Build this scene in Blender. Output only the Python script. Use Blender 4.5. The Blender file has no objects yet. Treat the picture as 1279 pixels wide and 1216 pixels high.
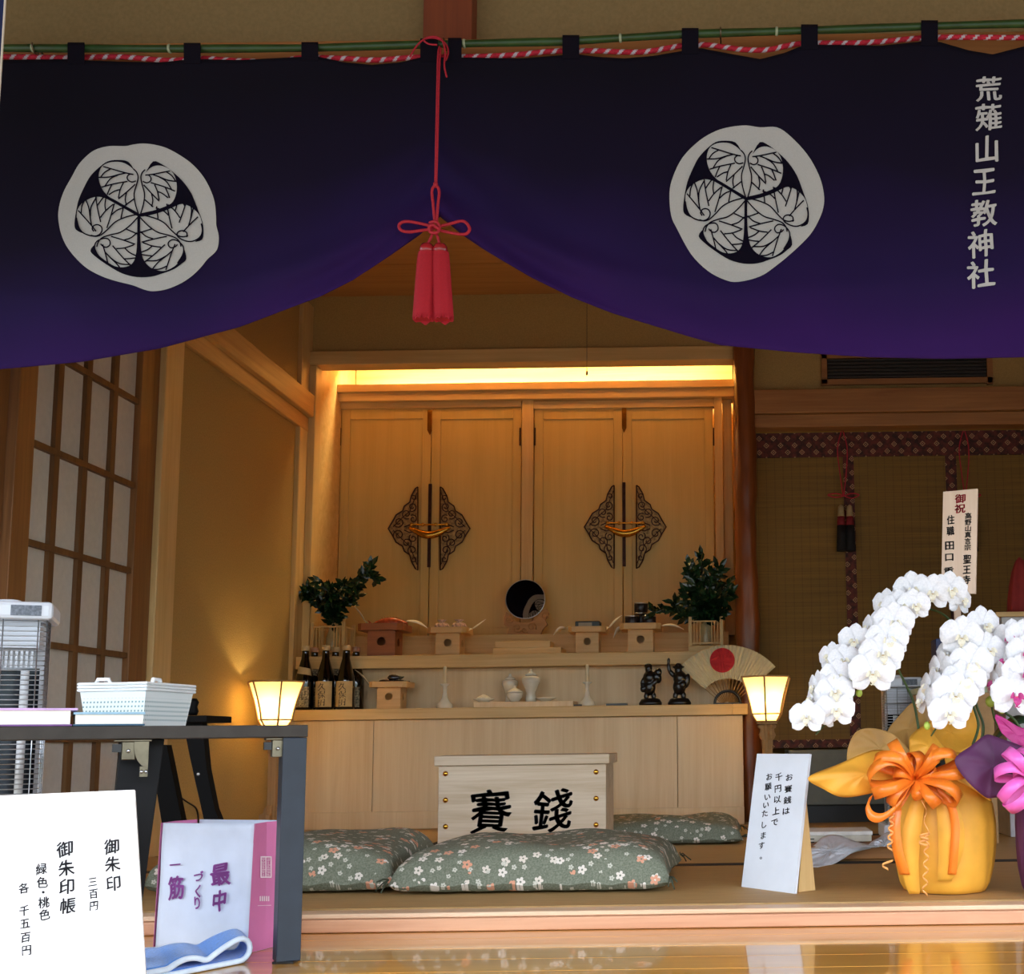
import bpy, math, random
from mathutils import Vector, Matrix, Euler
PI = math.pi
SC = bpy.context.scene
COL = SC.collection

# ------------------------------------------------------------------ camera
F, PH, RO, PX, PY, CH = 1500.0, 0.1243, 0.0137, 902.5, 734.0, 0.36
cam_d = bpy.data.cameras.new('camera')
cam = bpy.data.objects.new('camera', cam_d)
COL.objects.link(cam)
cam_d.sensor_fit = 'HORIZONTAL'
cam_d.sensor_width = 36.0
cam_d.lens = F / 1279.0 * 36.0
cam_d.shift_x = -(PX - 639.5) / 1279.0
cam_d.shift_y = (PY - 608.0) / 1279.0
cam_d.clip_start = 0.05
CPH, SPH = math.cos(PH), math.sin(PH)
_r0, W0, _u0 = Vector((1, 0, 0)), Vector((0, CPH, SPH)), Vector((0, -SPH, CPH))
CR = math.cos(RO) * _r0 - math.sin(RO) * _u0
CU = math.sin(RO) * _r0 + math.cos(RO) * _u0
cam.matrix_world = Matrix(((CR.x, CU.x, -W0.x, 0), (CR.y, CU.y, -W0.y, 0), (CR.z, CU.z, -W0.z, CH), (0, 0, 0, 1)))
SC.camera = cam

# ------------------------------------------------------------------ light and exposure
vs = SC.view_settings
vs.view_transform = 'Standard'
vs.look = 'None'
vs.gamma = 1.0
vs.use_curve_mapping = False
vs.exposure = 0.0
world = bpy.data.worlds.new('overcast_sky')
SC.world = world
world.use_nodes = True
_bg = world.node_tree.nodes['Background']
# overcast sky: bright overhead, an added dark band along the horizon to dim the interior
_wt = world.node_tree
_wc = _wt.nodes.new('ShaderNodeTexCoord')
_ws = _wt.nodes.new('ShaderNodeSeparateXYZ')
_wr = _wt.nodes.new('ShaderNodeValToRGB')
_wt.links.new(_wc.outputs['Generated'], _ws.inputs[0])
_wt.links.new(_ws.outputs[2], _wr.inputs[0])
_wt.links.new(_wr.outputs[0], _bg.inputs[0])
_e = _wr.color_ramp.elements
_e[0].position, _e[0].color = 0.10, (0.16, 0.19, 0.17, 1)
_e[1].position, _e[1].color = 0.20, (0.86, 0.96, 1.12, 1)
_bg.inputs[1].default_value = 7.4


def lamp(name, kind, loc, energy, color, size=0.1, sy=None, target=None):
    d = bpy.data.lights.new(name, kind)
    d.energy = energy
    d.color = color
    if kind == 'AREA':
        d.shape = 'RECTANGLE'
        d.size = size
        d.size_y = sy or size
    else:
        d.shadow_soft_size = size
    o = bpy.data.objects.new(name, d)
    COL.objects.link(o)
    o.location = loc
    if target is not None:
        o.rotation_euler = (Vector(target) - Vector(loc)).to_track_quat('-Z', 'Y').to_euler()
    return o


WARM = (1.0, 0.78, 0.38)

# ------------------------------------------------------------------ pixel rays of the camera (image 1279 x 1216)
CAMO = Vector((0, 0, CH))


def ray(x, y):
    return CR * ((x - PX) / F) - CU * ((y - PY) / F) + W0


def U(x, y, Y):
    d = ray(x, y)
    return CAMO + d * (Y / d.y)


def G(x, y, z=0.0):
    d = ray(x, y)
    return CAMO + d * ((z - CH) / d.z)


def WX(x, y, X):
    d = ray(x, y)
    return CAMO + d * (X / d.x)


def lerp(a, b, t):
    return a + (b - a) * t


def interp(tab, x):
    if x <= tab[0][0]:
        return tab[0][1]
    for (x0, y0), (x1, y1) in zip(tab, tab[1:]):
        if x <= x1:
            return y0 + (y1 - y0) * (x - x0) / (x1 - x0)
    return tab[-1][1]


def spline(pts, n=8, closed=False):
    P = [Vector(p) for p in pts]
    out = []
    m = len(P)
    for i in range(m if closed else m - 1):
        if closed:
            p0, p1, p2, p3 = P[i - 1], P[i], P[(i + 1) % m], P[(i + 2) % m]
        else:
            p0, p1, p2, p3 = P[max(i - 1, 0)], P[i], P[i + 1], P[min(i + 2, m - 1)]
        for k in range(n):
            t = k / n
            out.append(0.5 * ((2 * p1) + (p2 - p0) * t + (2 * p0 - 5 * p1 + 4 * p2 - p3) * t * t
                              + (3 * p1 - p0 - 3 * p2 + p3) * t ** 3))
    if not closed:
        out.append(P[-1])
    return out


# ------------------------------------------------------------------ mesh collecting
ORG = {}


class MB:
    def __init__(s):
        s.v, s.f, s.m, s.sm = [], [], [], []

    def add(s, verts, faces, mat=0, smooth=False):
        b = len(s.v)
        s.v += [Vector(v) for v in verts]
        for i, f in enumerate(faces):
            s.f.append([b + k for k in f])
            s.m.append(mat[i] if isinstance(mat, list) else mat)
            s.sm.append(smooth)
        return s

    def box(s, a, b, mat=0):
        x0, x1 = sorted((a[0], b[0])); y0, y1 = sorted((a[1], b[1])); z0, z1 = sorted((a[2], b[2]))
        v = [(x0, y0, z0), (x1, y0, z0), (x1, y1, z0), (x0, y1, z0), (x0, y0, z1), (x1, y0, z1), (x1, y1, z1), (x0, y1, z1)]
        return s.add(v, [(3, 2, 1, 0), (4, 5, 6, 7), (0, 1, 5, 4), (1, 2, 6, 5), (2, 3, 7, 6), (3, 0, 4, 7)], mat)

    def hexa(s, v, mat=0):          # bottom four, then top four, counter-clockwise from above
        return s.add(v, [(3, 2, 1, 0), (4, 5, 6, 7), (0, 1, 5, 4), (1, 2, 6, 5), (2, 3, 7, 6), (3, 0, 4, 7)], mat)

    def prism(s, poly, vec, mat=0, smooth=False):
        n = len(poly)
        vec = Vector(vec)
        v = [Vector(p) for p in poly] + [Vector(p) + vec for p in poly]
        s.add(v, [list(range(n - 1, -1, -1)), list(range(n, 2 * n))], mat)
        return s.add(v, [(i, (i + 1) % n, n + (i + 1) % n, n + i) for i in range(n)], mat, smooth)

    def tube(s, pts, r, n=8, mat=0, smooth=True, stripe=None, closed=False, squash=None):
        P = [Vector(p) for p in pts]
        m = len(P)
        V, Fc, M = [], [], []
        nrm = None
        L = 0.0
        for i, p in enumerate(P):
            a, b = P[max(i - 1, 0)], P[min(i + 1, m - 1)]
            if closed:
                a, b = P[i - 1], P[(i + 1) % m]
            t = (b - a)
            t = t.normalized() if t.length > 1e-9 else Vector((0, 0, 1))
            if nrm is None:
                nrm = t.orthogonal().normalized()
                if squash:
                    nrm = (Vector(squash) - t * t.dot(Vector(squash))).normalized()
            nrm = (nrm - t * nrm.dot(t)).normalized()
            bi = t.cross(nrm)
            ri = r[i] if isinstance(r, (list, tuple)) else r
            for k in range(n):
                an = 2 * PI * k / n
                V.append(p + (nrm * math.cos(an) + bi * math.sin(an)) * ri)
        rings = m if closed else m - 1
        for i in range(rings):
            j = (i + 1) % m
            L += (P[j] - P[i]).length
            for k in range(n):
                k2 = (k + 1) % n
                Fc.append((i * n + k, i * n + k2, j * n + k2, j * n + k))
                if stripe:
                    M.append(stripe[2] if ((L / stripe[0] + k / n) % 1.0) < stripe[1] else mat)
                else:
                    M.append(mat)
        s.add(V, Fc, M, smooth)
        if not closed:
            b = len(s.v) - len(V)
            for ring, rev in ((0, True), (m - 1, False)):
                f = [b + ring * n + k for k in range(n)]
                s.f.append(f[::-1] if rev else f)
                s.m.append(mat)
                s.sm.append(False)
        return s

    def lathe(s, prof, c=(0, 0, 0), n=20, mat=0, smooth=True, wob=None, sx=1.0, sy=1.0):
        c = Vector(c)
        V, Fc = [], []
        for (r, z) in prof:
            for k in range(n):
                a = 2 * PI * k / n
                q = r * (wob(a, z) if wob else 1.0)
                V.append(c + Vector((q * math.cos(a) * sx, q * math.sin(a) * sy, z)))
        m = len(prof)
        for i in range(m - 1):
            for k in range(n):
                k2 = (k + 1) % n
                Fc.append((i * n + k, i * n + k2, (i + 1) * n + k2, (i + 1) * n + k))
        s.add(V, Fc, mat, smooth)
        b = len(s.v) - len(V)
        s.f.append([b + k for k in range(n)][::-1]); s.m.append(mat if not isinstance(mat, list) else 0); s.sm.append(False)
        s.f.append([b + (m - 1) * n + k for k in range(n)]); s.m.append(mat if not isinstance(mat, list) else 0); s.sm.append(False)
        return s

    def grid(s, fn, nu, nv, mat=0, smooth=True):
        V = [fn(i / nu, j / nv) for j in range(nv + 1) for i in range(nu + 1)]
        w = nu + 1
        Fc = [(j * w + i, j * w + i + 1, (j + 1) * w + i + 1, (j + 1) * w + i) for j in range(nv) for i in range(nu)]
        return s.add(V, Fc, mat, smooth)

    def ell(s, c, r, mat=0, n=14, m=9, rot=None):
        c = Vector(c)
        V, Fc = [], []
        for j in range(m + 1):
            t = PI * j / m
            for k in range(n):
                a = 2 * PI * k / n
                p = Vector((r[0] * math.sin(t) * math.cos(a), r[1] * math.sin(t) * math.sin(a), r[2] * math.cos(t)))
                if rot:
                    p = rot @ p
                V.append(c + p)
        for j in range(m):
            for k in range(n):
                k2 = (k + 1) % n
                Fc.append((j * n + k, (j + 1) * n + k, (j + 1) * n + k2, j * n + k2))
        return s.add(V, Fc, mat, True)

    def strip(s, pts, wid, mat=0, smooth=True):     # flat band along pts, wid a vector or a list of vectors
        m = len(pts)
        V = []
        for i, p in enumerate(pts):
            w = wid[i] if isinstance(wid, list) else wid
            V += [Vector(p) - w, Vector(p) + w]
        return s.add(V, [(2 * i, 2 * i + 1, 2 * i + 3, 2 * i + 2) for i in range(m - 1)], mat, smooth)

    def build(s, name, mats, parent=None, loc=None, bevel=0.0, solid=0.0, sub=0, remesh=0.0, offset=0.0):
        me = bpy.data.meshes.new(name)
        org = Vector((0, 0, 0))
        if parent is not None:
            org = ORG[parent.name]
        elif loc is not None:
            org = Vector(loc)
        me.from_pydata([tuple(v - org) for v in s.v], [], s.f)
        for mt in (mats if isinstance(mats, (list, tuple)) else [mats]):
            me.materials.append(mt)
        me.polygons.foreach_set('material_index', s.m)
        me.polygons.foreach_set('use_smooth', s.sm)
        me.update()
        o = bpy.data.objects.new(name, me)
        COL.objects.link(o)
        if parent is not None:
            o.parent = parent
        else:
            o.location = org
        ORG[o.name] = org
        if remesh:
            md = o.modifiers.new('remesh', 'REMESH'); md.mode = 'VOXEL'; md.voxel_size = remesh; md.use_smooth_shade = True
            md = o.modifiers.new('smooth', 'SMOOTH'); md.factor = 0.5; md.iterations = 3
        if solid:
            md = o.modifiers.new('solid', 'SOLIDIFY'); md.thickness = solid; md.offset = offset
        if bevel:
            md = o.modifiers.new('bevel', 'BEVEL'); md.width = bevel; md.segments = 2; md.limit_method = 'ANGLE'; md.angle_limit = 0.7
        if sub:
            md = o.modifiers.new('sub', 'SUBSURF'); md.levels = sub; md.render_levels = sub
        return o


def pbox(mb, x0, y0, x1, y1, Y, dep, mat=0):
    xm, ym = (x0 + x1) / 2, (y0 + y1) / 2
    return mb.box((U(x0, ym, Y).x, Y, U(xm, y1, Y).z), (U(x1, ym, Y).x, Y + dep, U(xm, y0, Y).z), mat)


def tag(o, label=None, cat=None, group=None, kind=None):
    if label: o['label'] = label
    if cat: o['category'] = cat
    if group: o['group'] = group
    if kind: o['kind'] = kind
    return o


def thing(name, label, cat, loc=(0, 0, 0), group=None):
    o = bpy.data.objects.new(name, None)
    o.empty_display_size = 0.05
    COL.objects.link(o)
    o.location = loc
    ORG[o.name] = Vector(loc)
    return tag(o, label, cat, group)


def copy_tree(o, parent=None):
    c = o.copy()
    COL.objects.link(c)
    if parent is not None:
        c.parent = parent
    ORG[c.name] = ORG.get(o.name, Vector((0, 0, 0)))
    for ch in list(o.children):
        copy_tree(ch, c)
    return c


def structure(o):
    o['kind'] = 'structure'
    return o


# ------------------------------------------------------------------ materials
def lin(h):
    h = h.lstrip('#')
    o = []
    for i in (0, 2, 4):
        c = int(h[i:i + 2], 16) / 255
        o.append(c / 12.92 if c <= 0.04045 else ((c + 0.055) / 1.055) ** 2.4)
    return (*o, 1.0)


class NT:
    def __init__(s, name):
        s.mat = bpy.data.materials.new(name)
        s.mat.use_nodes = True
        s.t = s.mat.node_tree
        s.b = s.t.nodes['Principled BSDF']

    def n(s, typ, **kw):
        x = s.t.nodes.new(typ)
        for k, v in kw.items():
            if k == 'inp':
                for a, b in v.items():
                    x.inputs[a].default_value = b
            else:
                setattr(x, k, v)
        return x

    def l(s, a, b):
        s.t.links.new(a, b)

    def coord(s, scale=(1, 1, 1), kind='Object'):
        tc = s.n('ShaderNodeTexCoord')
        mp = s.n('ShaderNodeMapping')
        mp.inputs['Scale'].default_value = scale
        s.l(tc.outputs[kind], mp.inputs['Vector'])
        return mp.outputs[0]

    def ramp(s, fac, stops):
        r = s.n('ShaderNodeValToRGB')
        e = r.color_ramp.elements
        while len(e) < len(stops):
            e.new(0.5)
        for k, (p, c) in enumerate(stops):
            e[k].position = p
            e[k].color = c
        s.l(fac, r.inputs[0])
        return r.outputs[0]

    def math(s, op, a, b=None, c=None):
        m = s.n('ShaderNodeMath', operation=op)
        for i, q in enumerate((a, b, c)):
            if q is None:
                continue
            if isinstance(q, (int, float)):
                m.inputs[i].default_value = q
            else:
                s.l(q, m.inputs[i])
        return m.outputs[0]

    def mix(s, fac, a, b):
        m = s.n('ShaderNodeMix', data_type='RGBA')
        for i, q in ((0, fac), (6, a), (7, b)):
            if isinstance(q, (int, float)):
                m.inputs[i].default_value = q
            elif isinstance(q, tuple):
                m.inputs[i].default_value = q
            else:
                s.l(q, m.inputs[i])
        return m.outputs[2]

    def bump(s, h, strength=0.2, dist=0.01):
        b = s.n('ShaderNodeBump')
        b.inputs['Strength'].default_value = strength
        b.inputs['Distance'].default_value = dist
        s.l(h, b.inputs['Height'])
        s.l(b.outputs[0], s.b.inputs['Normal'])


def plain(name, h, rough=0.6, metal=0.0, var=0.06, scale=30, spec=0.5, bump=0.0, coat=0.0, trans=0.0, sheen=0.0):
    t = NT(name)
    c = lin(h)
    nz = t.n('ShaderNodeTexNoise', inp={'Scale': scale, 'Detail': 4.0})
    t.l(t.coord(), nz.inputs['Vector'])
    lo = tuple(max(0, q * (1 - var * 2)) for q in c[:3]) + (1,)
    hi = tuple(min(1, q * (1 + var * 2)) for q in c[:3]) + (1,)
    t.l(t.ramp(nz.outputs['Fac'], [(0.3, lo), (0.7, hi)]), t.b.inputs['Base Color'])
    t.b.inputs['Roughness'].default_value = rough
    t.b.inputs['Metallic'].default_value = metal
    t.b.inputs['Specular IOR Level'].default_value = spec
    t.b.inputs['Coat Weight'].default_value = coat
    t.b.inputs['Transmission Weight'].default_value = trans
    t.b.inputs['Sheen Weight'].default_value = sheen
    if bump:
        t.bump(nz.outputs['Fac'], bump, 0.005)
    return t.mat


def wood(name, h1, h2, axis='z', rough=0.45, scale=1.0, fine=1.0, coat=0.0, spec=0.5, contrast=1.0):
    t = NT(name)
    a, b = 1.6 * scale, 26.0 * scale
    sc = {'x': (a, b, b), 'y': (b, a, b), 'z': (b, b, a)}[axis]
    n1 = t.n('ShaderNodeTexNoise', inp={'Scale': 1.0, 'Detail': 6.0, 'Roughness': 0.6, 'Distortion': 0.6})
    t.l(t.coord(sc), n1.inputs['Vector'])
    sc2 = tuple(q * (7 if q > a else 2.5) for q in sc)
    n2 = t.n('ShaderNodeTexNoise', inp={'Scale': 1.0, 'Detail': 3.0})
    t.l(t.coord(sc2), n2.inputs['Vector'])
    f = t.math('ADD', t.math('MULTIPLY', n1.outputs['Fac'], 0.75), t.math('MULTIPLY', n2.outputs['Fac'], 0.25 * fine))
    w = 0.16 / contrast
    t.l(t.ramp(f, [(0.5 - w, lin(h1)), (0.5 + w, lin(h2))]), t.b.inputs['Base Color'])
    t.b.inputs['Roughness'].default_value = rough
    t.b.inputs['Coat Weight'].default_value = coat
    t.b.inputs['Coat Roughness'].default_value = 0.08
    t.b.inputs['Specular IOR Level'].default_value = spec
    t.bump(f, 0.08, 0.003)
    return t.mat


def glow(name, h, strength, base='#fff0d0'):
    t = NT(name)
    t.b.inputs['Base Color'].default_value = lin(base)
    t.b.inputs['Emission Color'].default_value = lin(h)
    t.b.inputs['Emission Strength'].default_value = strength
    t.b.inputs['Roughness'].default_value = 0.6
    return t.mat


# ------------------------------------------------------------------ lettering (glyphs of Blender's own built-in font, as meshes)
_GL = {}


def glyph(ch, off=0.0):
    k = (ch, off)
    if k not in _GL:
        c = bpy.data.curves.new('glyph', 'FONT')
        c.body = ch
        c.offset = off
        c.resolution_u = 3
        o = bpy.data.objects.new('glyph', c)
        me = bpy.data.meshes.new_from_object(o)
        _GL[k] = ([(v.co.x - 0.5, v.co.y - 0.38) for v in me.vertices], [tuple(p.vertices) for p in me.polygons])
        bpy.data.meshes.remove(me)
        bpy.data.objects.remove(o)
        bpy.data.curves.remove(c)
    return _GL[k]


def letters(mb, items, fn, off=0.0, slant=0.08, mat=0, wav=0.0, bold=0.0):
    # items: (char, u, v, width, height); fn(u, v) -> point; v grows downwards
    for (ch, cu, cv, w, h) in items:
        V, Fc = glyph(ch, off)
        for bx_, by_ in (((0, 0),) if not bold else ((-bold, 0.0), (bold, bold * 0.4), (0, -bold * 0.6), (0, bold * 0.7))):
            pts = []
            for (x, y) in V:
                y2 = y + slant * x + wav * math.sin(7 * x + cu) + by_
                x2 = x + wav * math.sin(6 * y + cv) + bx_
                pts.append(fn(cu + x2 * w, cv - y2 * h))
            mb.add(pts, Fc, mat)


def column(text, u, v0, dv, w, h=None, du=0.0):
    return [(c, u + du * i, v0 + dv * i, w, h or w) for i, c in enumerate(text) if c != ' ']
# ------------------------------------------------------------------ shared materials
M = {}
M['plaster'] = plain('earth_plaster', '#b3945c', 0.95, var=0.05, scale=160, spec=0.1, bump=0.25)
M['plaster_front'] = plain('front_plaster', '#8a7650', 0.95, var=0.04, scale=120, spec=0.1, bump=0.2)
M['pine'] = wood('pale_cypress', '#c7a062', '#dcba80', 'z', 0.5)
M['pine_x'] = wood('pale_cypress_across', '#c7a062', '#dcba80', 'x', 0.5)
M['pine_y'] = wood('pale_cypress_deep', '#b98a50', '#d8ab6c', 'y', 0.5)
M['panel_z'] = wood('cabinet_panel_wood', '#d2b182', '#e2c89c', 'z', 0.45, 0.7)
M['door_z'] = wood('altar_door_wood', '#cba65a', '#d8b56c', 'z', 0.4, 0.8, contrast=0.8)
M['brown_x'] = wood('aged_beam_wood', '#8f5c30', '#b07a44', 'x', 0.5)
M['brown_z'] = wood('aged_post_wood', '#744a26', '#936436', 'z', 0.5)
M['red_z'] = wood('red_strut_wood', '#6a3018', '#82401f', 'z', 0.6)
M['log'] = wood('polished_log_wood', '#683416', '#8a4a20', 'z', 0.35, 0.8)
M['ceil_x'] = wood('ceiling_board_wood', '#b07a42', '#c48f54', 'x', 0.6)
M['sill_x'] = wood('sill_wood', '#c58a66', '#e0ab84', 'x', 0.4, 1.0)
M['sill_x2'] = wood('sill_wood_pale', '#dcb48c', '#ecccaa', 'x', 0.4, 1.0)
M['sill_x3'] = wood('sill_plinth_wood', '#c98f52', '#deac6e', 'x', 0.4, 1.0)
M['shoji_wood'] = wood('shoji_lattice_wood', '#5a3a1e', '#74502a', 'z', 0.6)
M['paper'] = plain('shoji_paper', '#cdc6ba', 0.9, var=0.02, scale=60, spec=0.1)
M['dark'] = plain('dark_gap', '#1a1510', 0.9)
M['black'] = plain('black_lacquer', '#0c0a0a', 0.35, var=0.1)
M['white_cer'] = plain('white_porcelain', '#d8d2c0', 0.18, var=0.02)
M['white_pap'] = plain('white_paper', '#e9e4d6', 0.85, var=0.01, spec=0.2)
M['gold'] = plain('gilded_metal', '#c9963c', 0.25, 1.0, var=0.1)
M['steel'] = plain('bright_steel', '#b8bcc0', 0.28, 1.0, var=0.05)
M['zinc'] = plain('zinc_plated_steel', '#6e6756', 0.36, 1.0, var=0.12)
M['ink'] = plain('black_ink', '#15141a', 0.7, var=0.02)
M['red_cord'] = plain('red_cord_fibre', '#b01c32', 0.7, var=0.1, scale=300)

XL, YB, ZC, XR = -1.9, 5.37, 2.42, 2.05
ZF = -0.042
YF = 2.62


def wl(px, py=600):
    return WX(px, py, XL)


# ------------------------------------------------------------------ floor, sill, ground
tat = NT('tatami_weave')
_v = tat.n('ShaderNodeTexWave', wave_type='BANDS', bands_direction='Y', inp={'Scale': 70.0, 'Distortion': 0.6, 'Detail': 1.0})
tat.l(tat.coord(), _v.inputs['Vector'])
_n = tat.n('ShaderNodeTexNoise', inp={'Scale': 9.0, 'Detail': 5.0})
tat.l(tat.coord((1, 14, 1)), _n.inputs['Vector'])
_f = tat.math('ADD', tat.math('MULTIPLY', _v.outputs['Fac'], 0.35), tat.math('MULTIPLY', _n.outputs['Fac'], 0.65))
tat.l(tat.ramp(_f, [(0.25, lin('#a07c48')), (0.75, lin('#c4a066'))]), tat.b.inputs['Base Color'])
tat.b.inputs['Roughness'].default_value = 0.6
tat.bump(_v.outputs['Fac'], 0.15, 0.002)
heri = plain('tatami_border_cloth', '#1d1814', 0.8)

mb = MB()
mb.box((XL - 0.1, 2.702, -0.07), (XR + 0.1, 6.3, 0.0), 0)
mb.box((XL, 3.49, 0.0), (XR, 3.55, 0.0012), 1)
mb.box((-0.2, 4.46, 0.0), (XR, 4.52, 0.0012), 1)
mb.box((-1.05, 3.55, 0.0), (-0.99, 5.2, 0.0012), 1)
structure(mb.build('floor', [tat.mat, heri]))

brd = NT('varnished_floor_board')
_c = brd.coord((1.2, 16, 16))
_n = brd.n('ShaderNodeTexNoise', inp={'Scale': 1.0, 'Detail': 6.0, 'Distortion': 0.8})
brd.l(_c, _n.inputs['Vector'])
brd.l(brd.ramp(_n.outputs['Fac'], [(0.3, lin('#c4882f')), (0.7, lin('#e4aa4c'))]), brd.b.inputs['Base Color'])
brd.b.inputs['Roughness'].default_value = 0.32
brd.b.inputs['Coat Weight'].default_value = 1.0
brd.b.inputs['Coat Roughness'].default_value = 0.05
brd.b.inputs['Coat IOR'].default_value = 1.5
groove = plain('pale_board_joint', '#fbe6b0', 0.3, var=0.02)
mb = MB()
y = 2.66
k = 0
while y > 1.0:
    mb.box((-3.2, y - 0.117, ZF - 0.03), (3.2, y, ZF), 0)
    mb.box((-3.2, y - 0.120, ZF - 0.03), (3.2, y - 0.117, ZF - 0.0008), 1)
    y -= 0.12
    k += 1
structure(mb.build('floor_porch', [brd.mat, groove]))

mb = MB()
mb.box((XL, 2.64, -0.0135), (XR, 2.70, -0.003), 1)
mb.box((XL, 2.63, ZF + 0.001), (XR, 2.70, -0.014), 0)
mb.box((XL, 2.662, -0.13), (XR, 2.70, ZF), 2)
o = structure(mb.build('trim_1', [M['sill_x'], M['sill_x2'], M['sill_x3']], bevel=0.003))
tag(o, 'pinkish wooden sill along the front edge of the tatami')

gm = plain('pale_gravel_ground', '#6e6a62', 0.95, var=0.15, scale=40)
mb = MB()
mb.box((-40, -60, -0.75), (40, 6.5, -0.6), 0)
structure(mb.build('ground', gm))

# ------------------------------------------------------------------ left wall with shoji
mb = MB()
ypost0, ypost1 = wl(190).y, wl(213).y
zk = 1.74
mb.box((XL - 0.1, ypost1, 0), (XL, YB + 0.7, ZC), 0)
mb.box((XL - 0.1, 2.72, zk + 0.05), (XL, ypost1, ZC), 0)
o = structure(mb.build('wall_left', M['plaster']))
mb = MB()
mb.box((XL - 0.08, ypost0, 0), (XL + 0.03, ypost1, ZC), 0)
structure(mb.build('trim_2', M['pine'], bevel=0.003))
mb = MB()
mb.box((XL - 0.02, YB - 0.13, 0), (XL + 0.02, YB + 0.03, ZC - 0.05), 0)
structure(mb.build('trim_3', M['pine'], bevel=0.003))
# head rail (two layered boards) along the left wall
mb = MB()
za, zb, zc2 = wl(388, 500).z, wl(388, 528).z, wl(377, 536).z
mb.box((XL, 2.75, zb), (XL + 0.045, YB, za), 0)
mb.box((XL, 2.75, zc2 - 0.008), (XL + 0.022, YB - 0.02, zb), 0)
structure(mb.build('trim_4', M['pine_y'], bevel=0.004))

# sliding shoji screen
dr = thing('door_1', None, None, (XL, 3.3, 0))
dr['kind'] = 'structure'
s0, s1, s2, s3 = wl(12).y, wl(35).y, wl(167).y, wl(190).y
mb = MB()
mb.box((XL - 0.03, s0, 0.02), (XL + 0.012, s1, zk + 0.06))
mb.build('stile', M['brown_z'], dr, bevel=0.002)
mb = MB()
mb.box((XL - 0.03, s2, 0.02), (XL + 0.012, s3 - 0.004, zk + 0.06))
mb.build('stile', M['brown_z'], dr, bevel=0.002)
mb = MB()
mb.box((XL - 0.03, s1, 0.02), (XL + 0.01, s2, 0.12))
mb.box((XL - 0.03, s1, zk - 0.02), (XL + 0.01, s2, zk + 0.06))
mb.build('rail', M['shoji_wood'], dr)
mb = MB()
mb.box((XL - 0.012, s1, 0.1), (XL - 0.009, s2, zk))
mb.build('paper_sheet', M['paper'], dr)
mb = MB()
for px in (68, 104, 138):
    yy = wl(px).y
    mb.box((XL - 0.009, yy - 0.014, 0.1), (XL + 0.004, yy + 0.014, zk))
for py in (432, 555, 678, 799, 923):
    zz = wl(60, py + (6 if py < 900 else 0)).z
    mb.box((XL - 0.009, s1, zz - 0.009), (XL + 0.006, s2, zz + 0.009))
mb.build('lattice', M['shoji_wood'], dr)
dr2 = thing('door_2', None, None, (XL, 2.9, 0))
dr2['kind'] = 'structure'
mb = MB()
mb.box((XL - 0.05, s0 - 0.075, 0.02), (XL - 0.012, s0 - 0.004, zk + 0.06))
mb.build('stile', M['brown_z'], dr2, bevel=0.002)
mb = MB()
mb.box((XL - 0.04, 2.72, 0.1), (XL - 0.036, s0 - 0.075, zk))
mb.build('paper_sheet', M['paper'], dr2)

# ------------------------------------------------------------------ back wall, ceiling, right wall
zo = U(650, 438, YB).z          # top of the opening's lintel
zo2 = U(650, 455, YB).z
xo0, xo1 = U(397, 500, YB).x, U(917, 500, YB).x
mb = MB()
mb.box((XL, YB, zo), (xo1 + 0.10, YB + 0.08, ZC), 0)
mb.box((xo1 + 0.03, YB + 0.05, U(1100, 533, YB).z), (XR, YB + 0.12, ZC), 0)
mb.box((xo1 + 0.03, YB + 0.30, 0), (XR, YB + 0.36, 2.0), 0)
mb.box((XL - 0.1, 6.2, 0), (XR, 6.3, ZC), 0)
structure(mb.build('wall_back', M['plaster']))
mb = MB()
mb.box((U(382, 447, YB).x, YB - 0.035, zo2), (xo1 + 0.003, YB + 0.06, zo), 0)
structure(mb.build('trim_5', M['pine_x'], bevel=0.003))
mb = MB()
mb.box((U(382, 500, YB).x, YB - 0.03, 0.5), (xo0, YB + 0.06, zo2 - 0.001), 0)
structure(mb.build('trim_6', M['pine'], bevel=0.003))
# the recess behind the opening
mb = MB()
mb.box((XL - 0.05, YB + 0.06, 0), (xo0 - 0.005, 6.0, ZC - 0.02))
mb.box((xo1 + 0.005, YB + 0.06, 0), (xo1 + 0.03, 6.0, ZC - 0.02))
mb.box((xo0, YB + 0.06, zo + 0.10), (xo1, 6.0, zo + 0.13))
mb.box((xo0, 5.93, 0.6), (xo1, 5.98, zo + 0.10))
structure(mb.build('wall_recess', M['pine_x']))
# natural log pillar
pc = U(931, 600, YB - 0.05)
rng = random.Random(4)
mb = MB()
prof = []
for i in range(60):
    z = ZC * i / 59
    prof.append((0.048 + 0.003 * math.sin(z * 9) + 0.002 * math.sin(z * 31) + 0.004 * (1 - z / ZC), z))
mb.lathe(prof, (pc.x, pc.y, 0), 24, wob=lambda a, z: 1 + 0.05 * math.sin(3 * a + z * 4) + 0.03 * math.sin(7 * a + 9 * z))
structure(mb.build('trim_7', M['log']))
# beam over the blind
mb = MB()
b0, b1, b2 = U(1100, 489, YB).z, U(1100, 518, YB).z, U(1100, 534, YB).z
mb.box((pc.x - 0.01, YB - 0.06, b1), (XR, YB + 0.06, b0))
mb.box((pc.x + 0.03, YB - 0.035, b2), (XR, YB + 0.05, b1 - 0.001))
structure(mb.build('trim_8', M['brown_x'], bevel=0.003))
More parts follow.
